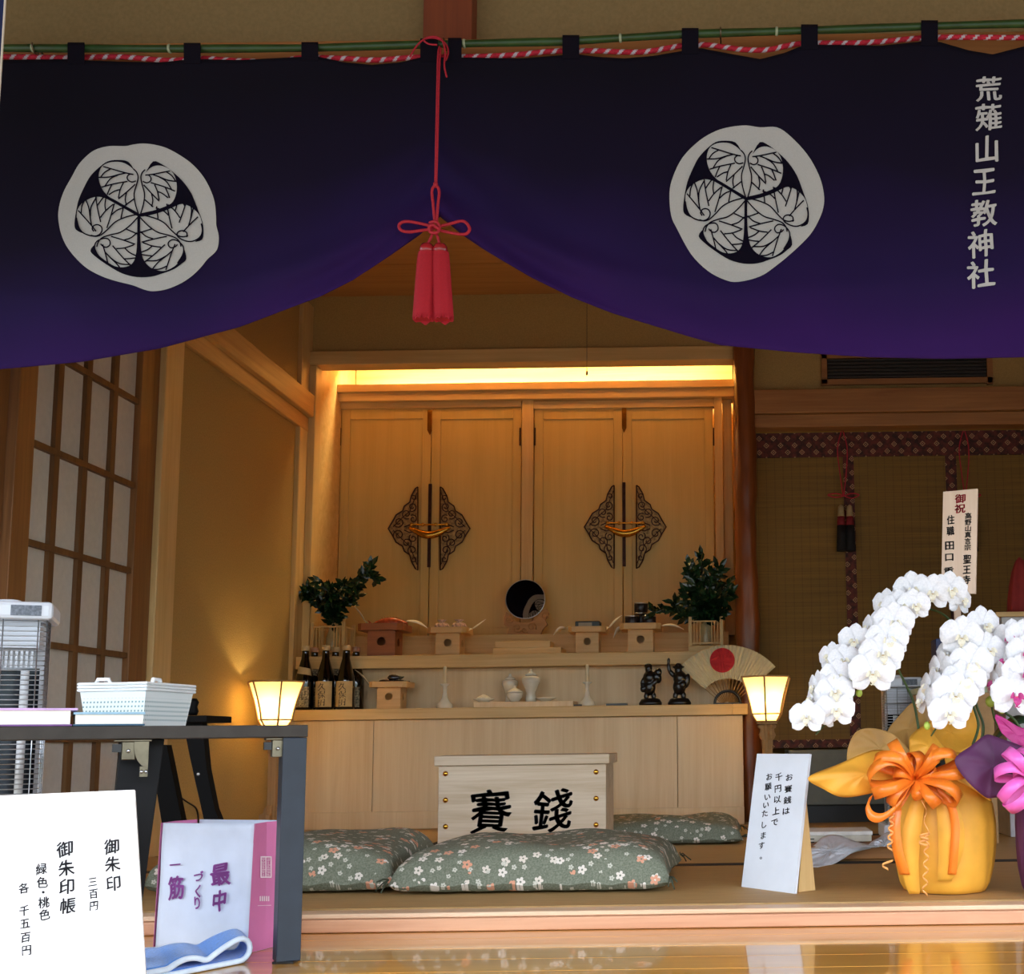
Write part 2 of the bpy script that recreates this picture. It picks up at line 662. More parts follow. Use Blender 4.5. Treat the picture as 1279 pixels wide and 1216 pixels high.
# ceiling boards and its moulding
mb = MB()
y = YB
while y > 2.7:
    mb.box((XL, y - 0.362, ZC), (XR, y, ZC + 0.02))
    y -= 0.37
mb.box((XL - 0.1, 2.6, ZC + 0.012), (XR + 0.1, 6.3, ZC + 0.05))
structure(mb.build('ceiling', M['ceil_x']))
mb = MB()
mb.box((XL, YB - 0.045, U(545, 365, YB).z), (XR, YB + 0.02, U(545, 340, YB).z))
structure(mb.build('trim_9', M['brown_x'], bevel=0.003))
mb = MB()
mb.box((XR, 2.6, -0.1), (XR + 0.1, 6.3, ZC))
structure(mb.build('wall_right', M['plaster']))

# ------------------------------------------------------------------ front: plaster, lintel, short strut, porch roof
zkam = U(640, 52, YF).z
mb = MB()
mb.box((-4.5, YF + 0.05, zkam), (4.5, YF + 0.12, 3.0))
mb.box((-4.5, YF + 0.05, -0.7), (XL - 0.02, YF + 0.12, zkam))
mb.box((XR + 0.1, YF + 0.05, -0.7), (4.5, YF + 0.12, zkam))
structure(mb.build('wall_front', M['plaster_front']))
mb = MB()
mb.box((-4.5, YF - 0.015, zkam - 0.16), (4.5, YF + 0.12, zkam))
structure(mb.build('trim_10', M['brown_x'], bevel=0.004))
mb = MB()
mb.box((U(529, 20, YF).x, YF - 0.005, zkam), (U(590, 20, YF).x, YF + 0.06, 3.0))
structure(mb.build('trim_11', M['red_z'], bevel=0.003))
mb = MB()
mb.hexa([(-4.5, -0.7, 1.86), (4.5, -0.7, 1.86), (4.5, YF + 0.1, 2.62), (-4.5, YF + 0.1, 2.62),
         (-4.5, -0.7, 1.94), (4.5, -0.7, 1.94), (4.5, YF + 0.1, 2.72), (-4.5, YF + 0.1, 2.72)])
structure(mb.build('ceiling_porch', M['brown_x']))

# air vent in the wall over the blind
vt = thing('air_vent', 'black slatted air vent in the wall above the bamboo blind', 'vent', tuple(U(1133, 475, YB + 0.05)))
mb = MB()
YV = YB + 0.05
for a in ((1026, 440, 1240, 446), (1026, 472, 1240, 479), (1026, 440, 1033, 479), (1233, 440, 1240, 479)):
    pbox(mb, *a, YV - 0.02, 0.02)
mb.build('frame', M['brown_x'], vt)
mb = MB()
pbox(mb, 1033, 446, 1233, 472, YV - 0.004, 0.004)
mb.build('back_plate', M['black'], vt)
slat_m = plain('vent_slat', '#3a3632', 0.5)
for i in range(6):
    mb = MB()
    pbox(mb, 1034, 447.5 + 4.3 * i, 1232, 449.2 + 4.3 * i, YV - 0.016, 0.012)
    mb.build('slat', slat_m, vt)
# ================================================================== ALTAR
rng = random.Random(7)
KP = 5.36 / 1500.0        # metres per pixel at the altar

# ---- counter
YC = 5.10
zc_top, zc_bot = U(650, 882.5, YC).z, U(650, 896, YC).z
xc1 = U(934, 885, YC).x
ct = thing('altar_counter', 'long pale wooden altar counter with plain front behind the offertory box', 'counter', (-0.9, YC + 0.1, 0))
mb = MB()
mb.box((XL + 0.024, YC, zc_bot), (0.035, 5.338, zc_top))
mb.box((0.035, YC, zc_bot), (xc1, 5.262, zc_top))
mb.build('worktop', M['pine_x'], ct, bevel=0.003)
xs = [XL + 0.03, U(463, 960, YC).x, U(846, 960, YC).x, U(929, 960, YC).x]
for a, b in zip(xs, xs[1:]):
    mb = MB()
    mb.box((a + 0.001, YC + 0.03, U(650, 1012, YC + 0.03).z), (b - 0.001, YC + 0.05, zc_bot - 0.001))
    mb.build('front_panel', M['panel_z'], ct, bevel=0.0015)
mb = MB()
mb.box((xs[0], YC + 0.022, 0.0), (xs[-1], YC + 0.06, U(650, 1011, YC + 0.03).z))
mb.build('kickboard', M['panel_z'], ct, bevel=0.002)

# ---- upper tier
YT = 5.26
zt_top, zt_bot = U(650, 816, YT).z, U(650, 832, YT).z
xt1 = U(912, 820, YT).x
tr = thing('altar_shelf', 'upper tier shelf of the altar holding the offering stands', 'shelf', (-0.9, YT + 0.2, zt_bot))
mb = MB()
mb.box((XL + 0.024, YT, zt_bot), (xt1, 5.335, zt_top))
mb.box((xo0 + 0.003, 5.335, zt_bot), (xt1, 5.9, zt_top))
mb.build('shelf_board', M['pine_x'], tr, bevel=0.003)
mb = MB()
mb.box((XL + 0.03, 5.345, 0.02), (xt1 - 0.01, 5.365, zt_bot - 0.001))
mb.build('riser', M['panel_z'], tr)
YS = 5.53
zs_top = U(650, 792, YS).z
mb = MB()
mb.box((xo0 + 0.004, YS, zt_top + 0.001), (xt1 - 0.004, 5.9, zs_top))
mb.box((xo0 + 0.004, YS - 0.004, zt_top + 0.001), (xt1 - 0.004, YS, zt_top + 0.022))
bs = mb.build('altar_step', M['pine_x'], None, (-0.9, YS + 0.1, zt_top + 0.001), bevel=0.002)
tag(bs, 'raised wooden step along the foot of the altar cabinet doors', 'step')
sb = thing('display_plinth', 'low two-step wooden plinth in front of the round mirror', 'plinth', tuple(U(655, 816, 5.4)))
mb = MB()
xa, xb = U(615, 812, 5.34).x, U(701, 812, 5.34).x
mb.box((xa, 5.34, zt_top), (xb, 5.5, U(650, 808.5, 5.34).z))
mb.build('lower_step', M['pine_x'], sb, bevel=0.002)
mb = MB()
xa, xb = U(618, 805, 5.36).x, U(687, 805, 5.36).x
mb.box((xa, 5.36, U(650, 808.5, 5.34).z), (xb, 5.49, U(650, 800.5, 5.36).z))
mb.build('upper_step', M['pine_x'], sb, bevel=0.002)

# ---- altar cabinet with four doors
YD = 5.72
zd0 = zs_top + 0.001
cb = thing('altar_cabinet', 'built-in altar cabinet with four tall wooden doors under the warm light', 'cabinet', (-0.9, YD, zd0))
mb = MB()
pbox(mb, 400, 476.5, 917, 486, YD - 0.07, 0.16)
mb.build('cornice', M['pine_x'], cb, bevel=0.003)
mb = MB()
pbox(mb, 400, 487.2, 917, 498, YD - 0.045, 0.13)
mb.build('cornice', M['pine_x'], cb, bevel=0.003)


def vpost(mb, x0, x1, ytop, Y, dep):
    a, b = U(x0, 600, Y), U(x1, 600, Y)
    mb.box((a.x, Y, zd0), (b.x, Y + dep, U((x0 + x1) / 2, ytop, Y).z))


for (x0, x1, yy, dd) in ((400, 411, 499, 0.02), (412, 422, 499, -0.02), (651.5, 665.5, 496.5, -0.02), (893, 903, 492, -0.02), (903.5, 915, 492, 0.02)):
    mb = MB()
    vpost(mb, x0, x1, yy, YD + dd, 0.06)
    mb.build('post', M['pine'], cb, bevel=0.002)
for (x0, x1) in ((423, 651), (666, 893)):
    mb = MB()
    pbox(mb, x0, 499.3, x1, 508.8, YD - 0.012, 0.05)
    mb.build('lintel', M['pine_x'], cb, bevel=0.002)
doors = []
for (x0, x1) in ((423.5, 536.5), (537.5, 650.5), (667, 777.5), (778.5, 892)):
    a, b = U(x0, 650, YD + 0.005).x, U(x1, 650, YD + 0.005).x
    zt = U((x0 + x1) / 2, 509.5, YD + 0.005).z
    zi = U((x0 + x1) / 2, 523, YD + 0.005).z
    st = 0.042
    Y0 = YD + 0.005
    mb = MB()
    mb.box((a, Y0, zd0), (a + st, Y0 + 0.03, zt))
    mb.box((b - st, Y0, zd0), (b, Y0 + 0.03, zt))
    mb.box((a + st, Y0, zi), (b - st, Y0 + 0.03, zt))
    mb.box((a + st, Y0, zd0), (b - st, Y0 + 0.03, zd0 + 0.05))
    d = mb.build('door', M['door_z'], cb, bevel=0.002)
    mb = MB()
    mb.box((a + st, Y0 + 0.009, zd0 + 0.05), (b - st, Y0 + 0.02, zi))
    mb.build('door_panel', M['door_z'], d)
    doors.append((d, a, b, zt, zi))

bronze = plain('dark_bronze', '#4a2c24', 0.4, 0.8, var=0.2)
bronze_f = plain('pierced_bronze_ground', '#a68656', 0.45, 0.6, var=0.25, scale=60)


def ornament(dr, cx, cy, sg):
    # half of a pointed fretwork plate; straight edge towards the door joint; sg=-1: bulges left
    half = [(0, -52), (3, -50), (8, -41), (10, -33), (17, -28), (19, -22), (27, -17), (32, -8), (37, 0)]
    out = half + [(x, -y) for x, y in half[-2::-1]]
    Yo = YD - 0.001

    def P(x, y, k=0.0):
        q = U(cx + sg * x, cy + y, Yo)
        return Vector((q.x, Yo - k, q.z))
    mb = MB()
    pl = [P(x * 0.98 + 0.3, y * 0.97) for x, y in out]
    if sg < 0:
        pl = pl[::-1]
    mb.prism(pl, (0, 0.006, 0), 1)
    mb.tube([P(x, y, 0.002) for x, y in out] + [P(0, -52, 0.002)], 0.0034, 6, 0)
    def scroll(x, y, r, a0, tn, hand):
        pts = []
        for i in range(15):
            t = i / 14
            a = a0 + hand * t * tn * 2 * PI
            rr = r * (1 - 0.75 * t)
            pts.append(P(x + rr * math.cos(a), y + rr * math.sin(a), 0.002))
        mb.tube(pts, 0.0028, 5, 0)
    for q in (-1, 1):
        scroll(5, q * 38, 4, 0, 1.1, q)
        scroll(7, q * 27, 6, 1.0, 1.3, -q)
        scroll(14, q * 18, 6.5, 2.0, 1.3, q)
        scroll(24, q * 8, 7, 0.5, 1.35, -q)
        scroll(6, q * 12, 5.5, -1.0, 1.2, q)
        mb.tube([P(1, q * 45, 0.002), P(6, q * 32, 0.002), P(10, q * 22, 0.002), P(20, q * 13, 0.002), P(31, q * 2, 0.002)], 0.0022, 5, 0)
        mb.tube([P(2, q * 3, 0.002), P(10, q * 5, 0.002), P(17, q * 2, 0.002)], 0.003, 5, 0)
    o = mb.build('fretwork_plate', [bronze, bronze_f], dr)
    return o


ornament(doors[0][0], 522, 660, -1)
ornament(doors[1][0], 550, 660, 1)
ornament(doors[2][0], 767, 658, -1)
ornament(doors[3][0], 795, 658, 1)
for cx, (ya, yb), (yc, yd) in ((536.5, (604, 708), (512, 543)), (779.5, (602, 707), (507, 540))):
    mb = MB()
    pbox(mb, cx - 2.2, ya, cx + 1.8, yb, YD - 0.004, 0.008)
    mb.build('meeting_strip', bronze, cb, bevel=0.001)
    mb = MB()
    pbox(mb, cx - 2.8, yc, cx + 2.8, yd - 6, YD - 0.005, 0.009)
    a, b, c_ = U(cx - 2.8, yd - 6, YD - 0.005), U(cx + 2.8, yd - 6, YD - 0.005), U(cx, yd, YD - 0.005)
    mb.prism([a, c_, b], (0, 0.008, 0))
    mb.build('gilt_mount', M['gold'], cb, bevel=0.001)
for px in (424.5, 649.5, 668, 891.5):
    mb = MB()
    pbox(mb, px - 0.8, 534, px + 0.8, 556, YD - 0.002, 0.01)
    mb.build('hinge', bronze, cb)
for cx, cy in ((536, 660), (781, 658)):
    Yl = YD - 0.03
    mb = MB()
    pts = [U(cx - 24 + 48 * t, cy - 5, Yl) for t in [i / 12 for i in range(13)]]
    mb.tube(pts, 0.0045, 8)
    for t in (-22, -8, 8, 22):
        q = U(cx + t, cy - 5, Yl)
        mb.ell(q, (0.008, 0.008, 0.009))
    pts, rr = [], []
    for i in range(17):
        t = i / 16
        pts.append(U(cx - 26 + 52 * t, cy - 1 + 9 * math.sin(PI * t) ** 1.3, Yl))
        rr.append(0.003 + 0.017 * math.sin(PI * t) ** 0.8)
    mb.tube(pts, rr, 10)
    for t in (-24, 24):
        q = U(cx + t, cy - 2, Yl)
        mb.tube([q, (q.x, YD + 0.004, q.z)], 0.005, 8)
    mb.build('sliding_lock', M['gold'], cb)

# the concealed lamp of the recess
zl = zo2 + 0.075
lamp('recess_lamp', 'AREA', (-0.9, YB + 0.30, zl + 0.02), 30.0, WARM, 1.72, 0.05, target=(-0.9, YB + 0.45, zl - 0.12))
tb = MB()
tb.tube([(-1.72, YB + 0.085, zl + 0.04), (-0.06, YB + 0.085, zl + 0.04)], 0.012, 10)
tag(tb.build('strip_light', glow('strip_light_glow', '#ffcf80', 6.0), None, (-0.9, YB + 0.085, zl + 0.04)),
    'warm strip light hidden above the altar cabinet doors', 'light')
pcx = U(733, 440, 5.30)
pc_ = thing('pull_cord', 'thin dark pull cord hanging before the lit altar lintel', 'cord', (pcx.x, pcx.y, U(733, 467, 5.30).z))
mb = MB()
mb.tube([U(733, 467, 5.30), (pcx.x, pcx.y, ZC)], 0.0012, 6)
mb.build('cord', M['black'], pc_)
mb = MB()
q = U(733, 467, 5.30)
mb.lathe([(0.003, 0), (0.005, 0.004), (0.0045, 0.016), (0.002, 0.024)], (q.x, q.y, q.z - 0.006), 10)
mb.build('pull', M['black'], pc_)

# ---- offering stands
sanbo_pale = wood('stand_wood_pale', '#c79a5c', '#dcb27a', 'x', 0.5)
sanbo_red = wood('stand_wood_reddish', '#8a4a22', '#a8602e', 'x', 0.45)


def plate_hole(mb, w, h, cz, r, y0, y1, rotz=0.0, mat=0):
    # upright plate with a round hole; spans x in [-w, w], z in [0, h]
    N = 40
    R = Matrix.Rotation(rotz, 3, 'Z')
    V, Fc = [], []
    for yy in (y0, y1):
        for k in range(N):
            a = 2 * PI * k / N
            c, s_ = math.cos(a), math.sin(a)
            tx = min((w / abs(c)) if abs(c) > 1e-6 else 9, ((h - cz) / s_) if s_ > 1e-6 else ((cz / -s_) if s_ < -1e-6 else 9))
            V.append(R @ Vector((c * tx, yy, cz + s_ * tx)))
            V.append(R @ Vector((c * r, yy, cz + s_ * r)))
    for k in range(N):
        k2 = (k + 1) % N
        a, b, c, d = 2 * k, 2 * k + 1, 2 * k2 + 1, 2 * k2
        o = 2 * N
        Fc += [(a, d, c, b), (o + a, o + b, o + c, o + d), (b, c, o + c, o + b), (a, o + a, o + d, d)]
    mb.add(V, Fc, mat)


def sanbo(loc, label, mt, s=1.0, group='offering stands on the altar'):
    t = thing('offering_stand', label, 'stand', (0, 0, 0), group)
    w, h, th = 0.058, 0.108, 0.006
    mb = MB()
    plate_hole(mb, w, h, 0.062, 0.0185, -w, -w + th)
    for a in (PI / 2, -PI / 2):
        plate_hole(mb, w - th, h, 0.062, 0.0185, -w, -w + th, a)
    mb.box((-w, w - th, 0), (w, w, h))
    mb.build('body', mt, t)
    mb = MB()
    mb.box((-w + th, -w + th + 0.001, 0.012), (w - th, w - th - 0.001, 0.016))
    mb.build('inner_floor', M['dark'], t)
    mb = MB()
    q, c, hh = 0.094, 0.02, 0.028
    def octa(q, z):
        return [Vector(p) for p in ((-q + c, -q, z), (q - c, -q, z), (q, -q + c, z), (q, q - c, z), (q - c, q, z), (-q + c, q, z), (-q, q - c, z), (-q, -q + c, z))]
    mb.prism(octa(q, h), (0, 0, 0.006))
    o1, i1 = octa(q, h + 0.006), octa(q - 0.006, h + 0.006)
    n = 8
    V = o1 + i1 + [p + Vector((0, 0, hh - 0.006)) for p in o1] + [p + Vector((0, 0, hh - 0.006)) for p in i1]
    Fc = []
    for k in range(n):
        k2 = (k + 1) % n
        Fc += [(k, k2, 2 * n + k2, 2 * n + k), (n + k2, n + k, 3 * n + k, 3 * n + k2), (2 * n + k, 2 * n + k2, 3 * n + k2, 3 * n + k)]
    mb.add(V, Fc)
    mb.build('tray', mt, t)
    t.location = loc
    t.scale = (s, s, s)
    return t


YO = 5.37
TZ = zt_top


def at(px, Y, z):
    return Vector((U(px, 800, Y).x, Y, z))


sanbo(at(481, YO, TZ), 'dark reddish offering stand under the red fish, upper tier', sanbo_red, 1.06)
sanbo(at(562.5, YO, TZ), 'pale offering stand with two pink-white wrapped bundles', sanbo_pale, 0.92)
sanbo(at(735, YO, TZ), 'pale offering stand with a flat dark package, right of the mirror', sanbo_pale, 0.88)
sanbo(at(801, YO, TZ), 'pale offering stand with dark cans beside the right sakaki branch', sanbo_pale, 0.96)
sanbo(at(491, 5.215, zc_top), 'pale offering stand with dark aubergines on the lower counter', sanbo_pale, 0.86)


def horn(mb, p0, p1, bend, w=0.03):
    p0, p1 = Vector(p0), Vector(p1)
    pts = []
    for i in range(9):
        t = i / 8
        p = p0.lerp(p1, t)
        p.z += bend * math.sin(PI * t)
        pts.append(p)
    d_ = (p1 - p0).normalized()
    wd = (Vector((-d_.z, 0, d_.x)) * 0.33 + Vector((0, 0.9, 0)))
    mb.strip(pts, [wd * (w * (1 - (i / 8) ** 2.2) * (0.55 + 0.45 * math.sin(PI * i / 8)) + 0.0006) for i in range(9)])


def paper(label, Yc, zt, x0, x1, horns):
    c = U((x0 + x1) / 2, 790, Yc)
    mb = MB()
    a, b = U(x0, 790, Yc).x, U(x1, 790, Yc).x
    mb.add([(a, Yc - 0.05, zt), (b, Yc - 0.05, zt), (b, Yc + 0.05, zt), (a, Yc + 0.05, zt)], [(0, 1, 2, 3)])
    for (xa, ya, xb, yb, bend) in horns:
        p0 = U(xa, ya, Yc)
        e = Vector((a if abs(p0.x - a) < abs(p0.x - b) else b, Yc, zt))
        horn(mb, e, p0, 0.004, 0.04)
        horn(mb, p0, U(xb, yb, Yc), bend, 0.022)
    o = mb.build('offering_paper', M['white_pap'], None, (c.x, Yc, zt), solid=0.0012)
    return tag(o, label, 'paper', 'white paper sheets on the offering stands')


ztray = lambda s, z: z + 0.1145 * s + 0.0008
paper('white paper sheet with long curled tips under the red fish', YO, ztray(1.06, TZ), 462, 500, [(455, 774, 443, 758, 0.006), (508, 775, 535, 785, 0.012)])
paper('white paper sheet under the two pink-white bundles', YO, ztray(0.92, TZ), 545, 580, [(590, 785, 607, 773, 0.0)])
paper('white paper sheet under the flat dark package', YO, ztray(0.88, TZ), 718, 752, [(706, 784, 691, 793, 0.012), (761, 783, 777, 768, 0.006)])
paper('white paper sheet under the dark cans', YO, ztray(0.96, TZ), 784, 818, [(776, 783, 766, 797, 0.012), (827, 781, 854, 786, 0.012)])
paper('white paper sheet under the aubergines', 5.215, ztray(0.86, zc_top), 476, 508, [(461, 854, 443, 836, 0.006)])

# red fish
fish_m = plain('red_fish_skin', '#b8502c', 0.22, var=0.25, scale=50, coat=0.5)
fz = ztray(1.06, TZ)
fc = at(486, YO - 0.01, fz)
ft = thing('fish', 'red sea bream offering lying on the reddish stand', 'fish', tuple(fc))
mb = MB()
pts, rr = [], []
for i in range(15):
    t = i / 14
    pts.append(Vector((fc.x - 0.075 + 0.155 * t, fc.y, fc.z + 0.022 + 0.009 * math.sin(PI * t))))
    rr.append(0.004 + 0.021 * math.sin(PI * min(1, t * 0.93 + 0.02)) ** 0.7)
mb.tube(pts, rr, 12)
mb.build('body', fish_m, ft)
mb = MB()
mb.prism([(fc.x - 0.07, fc.y, fc.z + 0.024), (fc.x - 0.095, fc.y, fc.z + 0.006), (fc.x - 0.088, fc.y, fc.z + 0.024), (fc.x - 0.098, fc.y, fc.z + 0.046)], (0, 0.003, 0))
mb.build('tail_fin', fish_m, ft)
mb = MB()
for i in range(6):
    x = fc.x - 0.03 + 0.013 * i
    mb.tube([(x, fc.y, fc.z + 0.046), (x - 0.006, fc.y, fc.z + 0.064 - 0.002 * abs(i - 2))], [0.0022, 0.0006], 6)
mb.build('dorsal_fin', fish_m, ft)
mb = MB()
mb.ell((fc.x + 0.066, fc.y - 0.012, fc.z + 0.03), (0.003, 0.002, 0.003), n=8, m=6)
mb.build('eye', M['white_cer'], ft)
# wrapped bundles
bun = plain('pink_white_wrapping', '#d8a898', 0.3, var=0.35, scale=90, coat=0.4)
for i, (px, lab) in enumerate(((551.5, 'pink-white wrapped bundle, the left of the pair on its stand'), (573, 'pink-white wrapped bundle, the right of the pair on its stand'))):
    c = at(px, YO, ztray(0.92, TZ) + 0.001)
    mb = MB()
    mb.lathe([(0.018, 0), (0.031, 0.008), (0.034, 0.024), (0.026, 0.04), (0.008, 0.046), (0.02, 0.056), (0.018, 0.057)], c, 18, wob=lambda a, z: 1 + 0.12 * math.sin(5 * a + 30 * z))
    tag(mb.build('wrapped_bundle', bun, None, tuple(c)), lab, 'bundle', 'wrapped bundles on an offering stand')
# flat package
c = at(735, YO, ztray(0.88, TZ) + 0.001)
pk = thing('flat_package', 'flat dark package with a pale band on the stand right of the mirror', 'package', tuple(c))
mb = MB()
mb.box((c.x - 0.055, c.y - 0.04, c.z + 0.0005), (c.x + 0.055, c.y + 0.04, c.z + 0.044))
mb.build('package_body', M['black'], pk, bevel=0.004)
mb = MB()
mb.box((c.x - 0.04, c.y - 0.0415, c.z + 0.012), (c.x + 0.02, c.y + 0.041, c.z + 0.037))
mb.build('band', plain('dull_silver_band', '#8d8672', 0.4), pk)
# cans
canm = plain('dark_can_print', '#2c2326', 0.3, 0.3, var=0.3, scale=80)
z0 = ztray(0.96, TZ) + 0.001
for i, (px, dz, dy, lab) in enumerate(((789.5, 0, -0.02, 'dark can at the left end of the row on the offering stand'),
                                     (811, 0, -0.02, 'dark can at the right end of the row on the offering stand'),
                                     (801, 0, 0.04, 'dark can standing between and behind the front pair'),
                                     (801, 0.077, 0.04, 'topmost dark can, stacked on the rear can'))):
    c = at(px, YO + dy, z0 + dz)
    c.z = z0 + dz
    t = thing('can', lab, 'can', tuple(c), 'dark cans on an offering stand')
    h = 0.056 if dy < 0 else 0.075
    if dz: h = 0.044
    mb = MB()
    mb.lathe([(0.028, 0), (0.0315, 0.003), (0.0315, h - 0.004), (0.029, h)], c, 20)
    mb.build('can_body', canm, t)
    mb = MB()
    mb.lathe([(0.0322, h - 0.006), (0.0325, h - 0.002), (0.0322, h), (0.028, h + 0.0005)], c, 20)
    mb.build('rim', M['steel'], t)
# aubergines
aub = plain('aubergine_skin', '#17101a', 0.15, var=0.1, coat=0.6)
z0 = ztray(0.86, zc_top) + 0.001
for i, (px, dy, dz, a, lab) in enumerate(((483, -0.015, 0, 0.2, 'glossy dark aubergine at the left of the pile'), (501, -0.02, 0, -0.3, 'glossy dark aubergine at the right of the pile'),
                                          (492, 0.03, 0, 0.1, 'glossy dark aubergine at the back of the pile'), (494, 0.0, 0.022, 0.5, 'glossy dark aubergine lying on top of the pile'))):
    c = at(px, 5.215 + dy, z0 + dz)
    c.z = z0 + dz
    t = thing('aubergine', lab, 'vegetable', tuple(c), 'aubergines on the lower offering stand')
    mb = MB()
    d = Vector((math.cos(a), math.sin(a) * 0.4, 0))
    pts = [c + Vector((0, 0, 0.0145)) + d * q for q in (-0.034, -0.026, -0.012, 0.004, 0.02, 0.03)]
    mb.tube(pts, [0.003, 0.0115, 0.0145, 0.0135, 0.0085, 0.004], 12)
    mb.build('fruit', aub, t)
    mb = MB()
    mb.tube([pts[-1] - d * 0.008, pts[-1] + d * 0.002, pts[-1] + d * 0.014 + Vector((0, 0, 0.004))], [0.009, 0.006, 0.002], 8)
    mb.build('stalk', plain('aubergine_stalk', '#3a3a22', 0.7), t)

# ---- round mirror on a carved cloud stand
YM = 5.60
mc = U(656, 748, YM)
mr = 24.3 * (YM * CPH + (mc.z - CH) * SPH) / F
mt = thing('altar_mirror', 'round altar mirror on a carved cloud stand before the doors', 'mirror', (mc.x, YM, zs_top))
cr = U(172, 270, 2.52)
tgt = Vector((cr.x - 0.16, 2.52, cr.z + 0.13))
nrm = ((CAMO - mc).normalized() + (tgt - mc).normalized()).normalized()
q = Vector((0, 0, 1)).rotation_difference(nrm)
silver = NT('polished_mirror')
silver.b.inputs['Base Color'].default_value = (0.75, 0.78, 0.8, 1)
silver.b.inputs['Metallic'].default_value = 1.0
silver.b.inputs['Roughness'].default_value = 0.01
mb = MB()
rim = [mc + q @ Vector((mr * math.cos(2 * PI * k / 48), mr * math.sin(2 * PI * k / 48), 0)) for k in range(48)]
mb.prism(rim, nrm * -0.006, 0)
mb.build('mirror_disc', silver.mat, mt)
mb = MB()
mb.tube([p - nrm * 0.003 for p in rim], 0.0035, 6, closed=True)
mb.build('rim', M['steel'], mt)
cl = wood('cloud_stand_wood', '#a8743a', '#c08c50', 'x', 0.5)
mb = MB()
ol = [(630, 772), (633, 764), (638, 768), (641, 774), (648, 777), (656, 778), (666, 775), (672, 770), (677, 762), (683, 760), (686, 766), (681, 774), (684, 780), (678, 786), (676, 792), (634, 792), (636, 785), (630, 780)]
pl = [U(x, y, YM + 0.0) for x, y in ol]
for p in pl:
    p.z = max(p.z, zs_top + 0.0003)
mb.prism([Vector((p.x, YM - 0.01, p.z)) for p in pl][::-1], (0, 0.026, 0))
for (x, y, r, hd) in ((636, 773, 5, 1), (680, 769, 5.5, -1), (646, 784, 6, 1), (664, 783, 6, -1), (655, 787, 4, 1)):
    pts = []
    for i in range(16):
        t = i / 15
        a = hd * t * 2.6 * PI + 0.5
        p = U(x + r * (1 - 0.8 * t) * math.cos(a), y + r * (1 - 0.8 * t) * math.sin(a), YM - 0.012)
        p.y = YM - 0.012
        p.z = max(p.z, zs_top + 0.003)
        pts.append(p)
    mb.tube(pts, 0.003, 6)
mb.build('cloud_stand', cl, mt)

# ---- sakaki branches, vases and their lattice stands
leaf_m = plain('sakaki_leaf', '#16301a', 0.25, var=0.35, scale=25, coat=0.3)
stem_m = plain('twig_bark', '#2c2416', 0.8)


def leaf(mb, p, d, up, L, W, mat=0):
    d = d.normalized()
    s_ = d.cross(up)
    s_ = s_.normalized() if s_.length > 1e-6 else Vector((1, 0, 0))
    n = s_.cross(d).normalized()
    a = [p, p + d * L * 0.3 + s_ * W * 0.85 + n * W * 0.25, p + d * L * 0.62 + s_ * W + n * W * 0.2, p + d * L,
         p + d * L * 0.62 - s_ * W + n * W * 0.2, p + d * L * 0.3 - s_ * W * 0.85 + n * W * 0.25, p + d * L * 0.45]
    mb.add(a, [(0, 1, 6), (1, 2, 6), (2, 3, 6), (3, 4, 6), (4, 5, 6), (5, 0, 6)], mat, False)


def sakaki(label, base, twigs, Y, n_leaf, Lf, seed):
    r = random.Random(seed)
    b = U(base[0], base[1], Y)
    t = thing('sakaki_branch', label, 'branch', tuple(b), 'sakaki branches on the altar')
    mb, ms = MB(), MB()
    for tw in twigs:
        pts = [b]
        for i, (x, y) in enumerate(tw):
            pts.append(U(x, y, Y - r.uniform(0.0, 0.04) - 0.11 * (i + 1) / len(tw)))
        pl = spline(pts, 8)
        ms.tube(pl, [0.003 * (1 - 0.7 * i / len(pl)) for i in range(len(pl))], 5)
        for k in range(n_leaf):
            u = 0.18 + 0.82 * (k + r.random()) / n_leaf
            i = min(int(u * (len(pl) - 1)), len(pl) - 2)
            p = pl[i].lerp(pl[i + 1], u * (len(pl) - 1) - i)
            tan = (pl[i + 1] - pl[i]).normalized()
            rad = Vector((r.gauss(0, 1), r.gauss(0, 0.55) - 0.2, r.gauss(0, 1))).normalized()
            d = tan * r.uniform(0.4, 1.0) + rad * 0.9
            leaf(mb, p, d, Vector((r.gauss(0, 0.4), -1, r.gauss(0, 0.5))), Lf * r.uniform(0.75, 1.2), Lf * 0.2)
    mb.build('foliage', leaf_m, t)
    ms.build('twigs', stem_m, t)
    return t


sakaki('spreading dark green sakaki branch at the left, above the sake bottles', (415, 790),
       [[(414, 768), (398, 748), (384, 737)], [(416, 765), (410, 742), (400, 726)], [(418, 766), (424, 742), (430, 728)],
        [(420, 768), (436, 744), (452, 722), (464, 706)], [(420, 766), (440, 735), (458, 718), (470, 724)], [(412, 770), (402, 756), (390, 745), (379, 740)], [(418, 768), (432, 752), (446, 742)], [(416, 770), (414, 752), (412, 738)]],
       5.44, 44, 0.054, 3)
sakaki('bushy dark green sakaki branch at the right, above the folding fan', (882, 785),
       [[(880, 760), (868, 735), (860, 705)], [(880, 755), (878, 725), (876, 695)], [(884, 758), (894, 730), (898, 708)],
        [(882, 762), (895, 748), (909, 728)], [(878, 764), (856, 758), (836, 760), (816, 764)], [(884, 764), (898, 752), (912, 742)],
        [(880, 766), (866, 752), (856, 738)], [(882, 760), (884, 740), (888, 715)], [(878, 770), (860, 770), (848, 762), (842, 752)], [(884, 770), (898, 766), (908, 756)], [(880, 758), (870, 728), (866, 712)], [(880, 764), (874, 750), (868, 728)]],
       5.42, 44, 0.056, 5)
vase_m = plain('pale_glazed_vase', '#a89a76', 0.25, var=0.08)
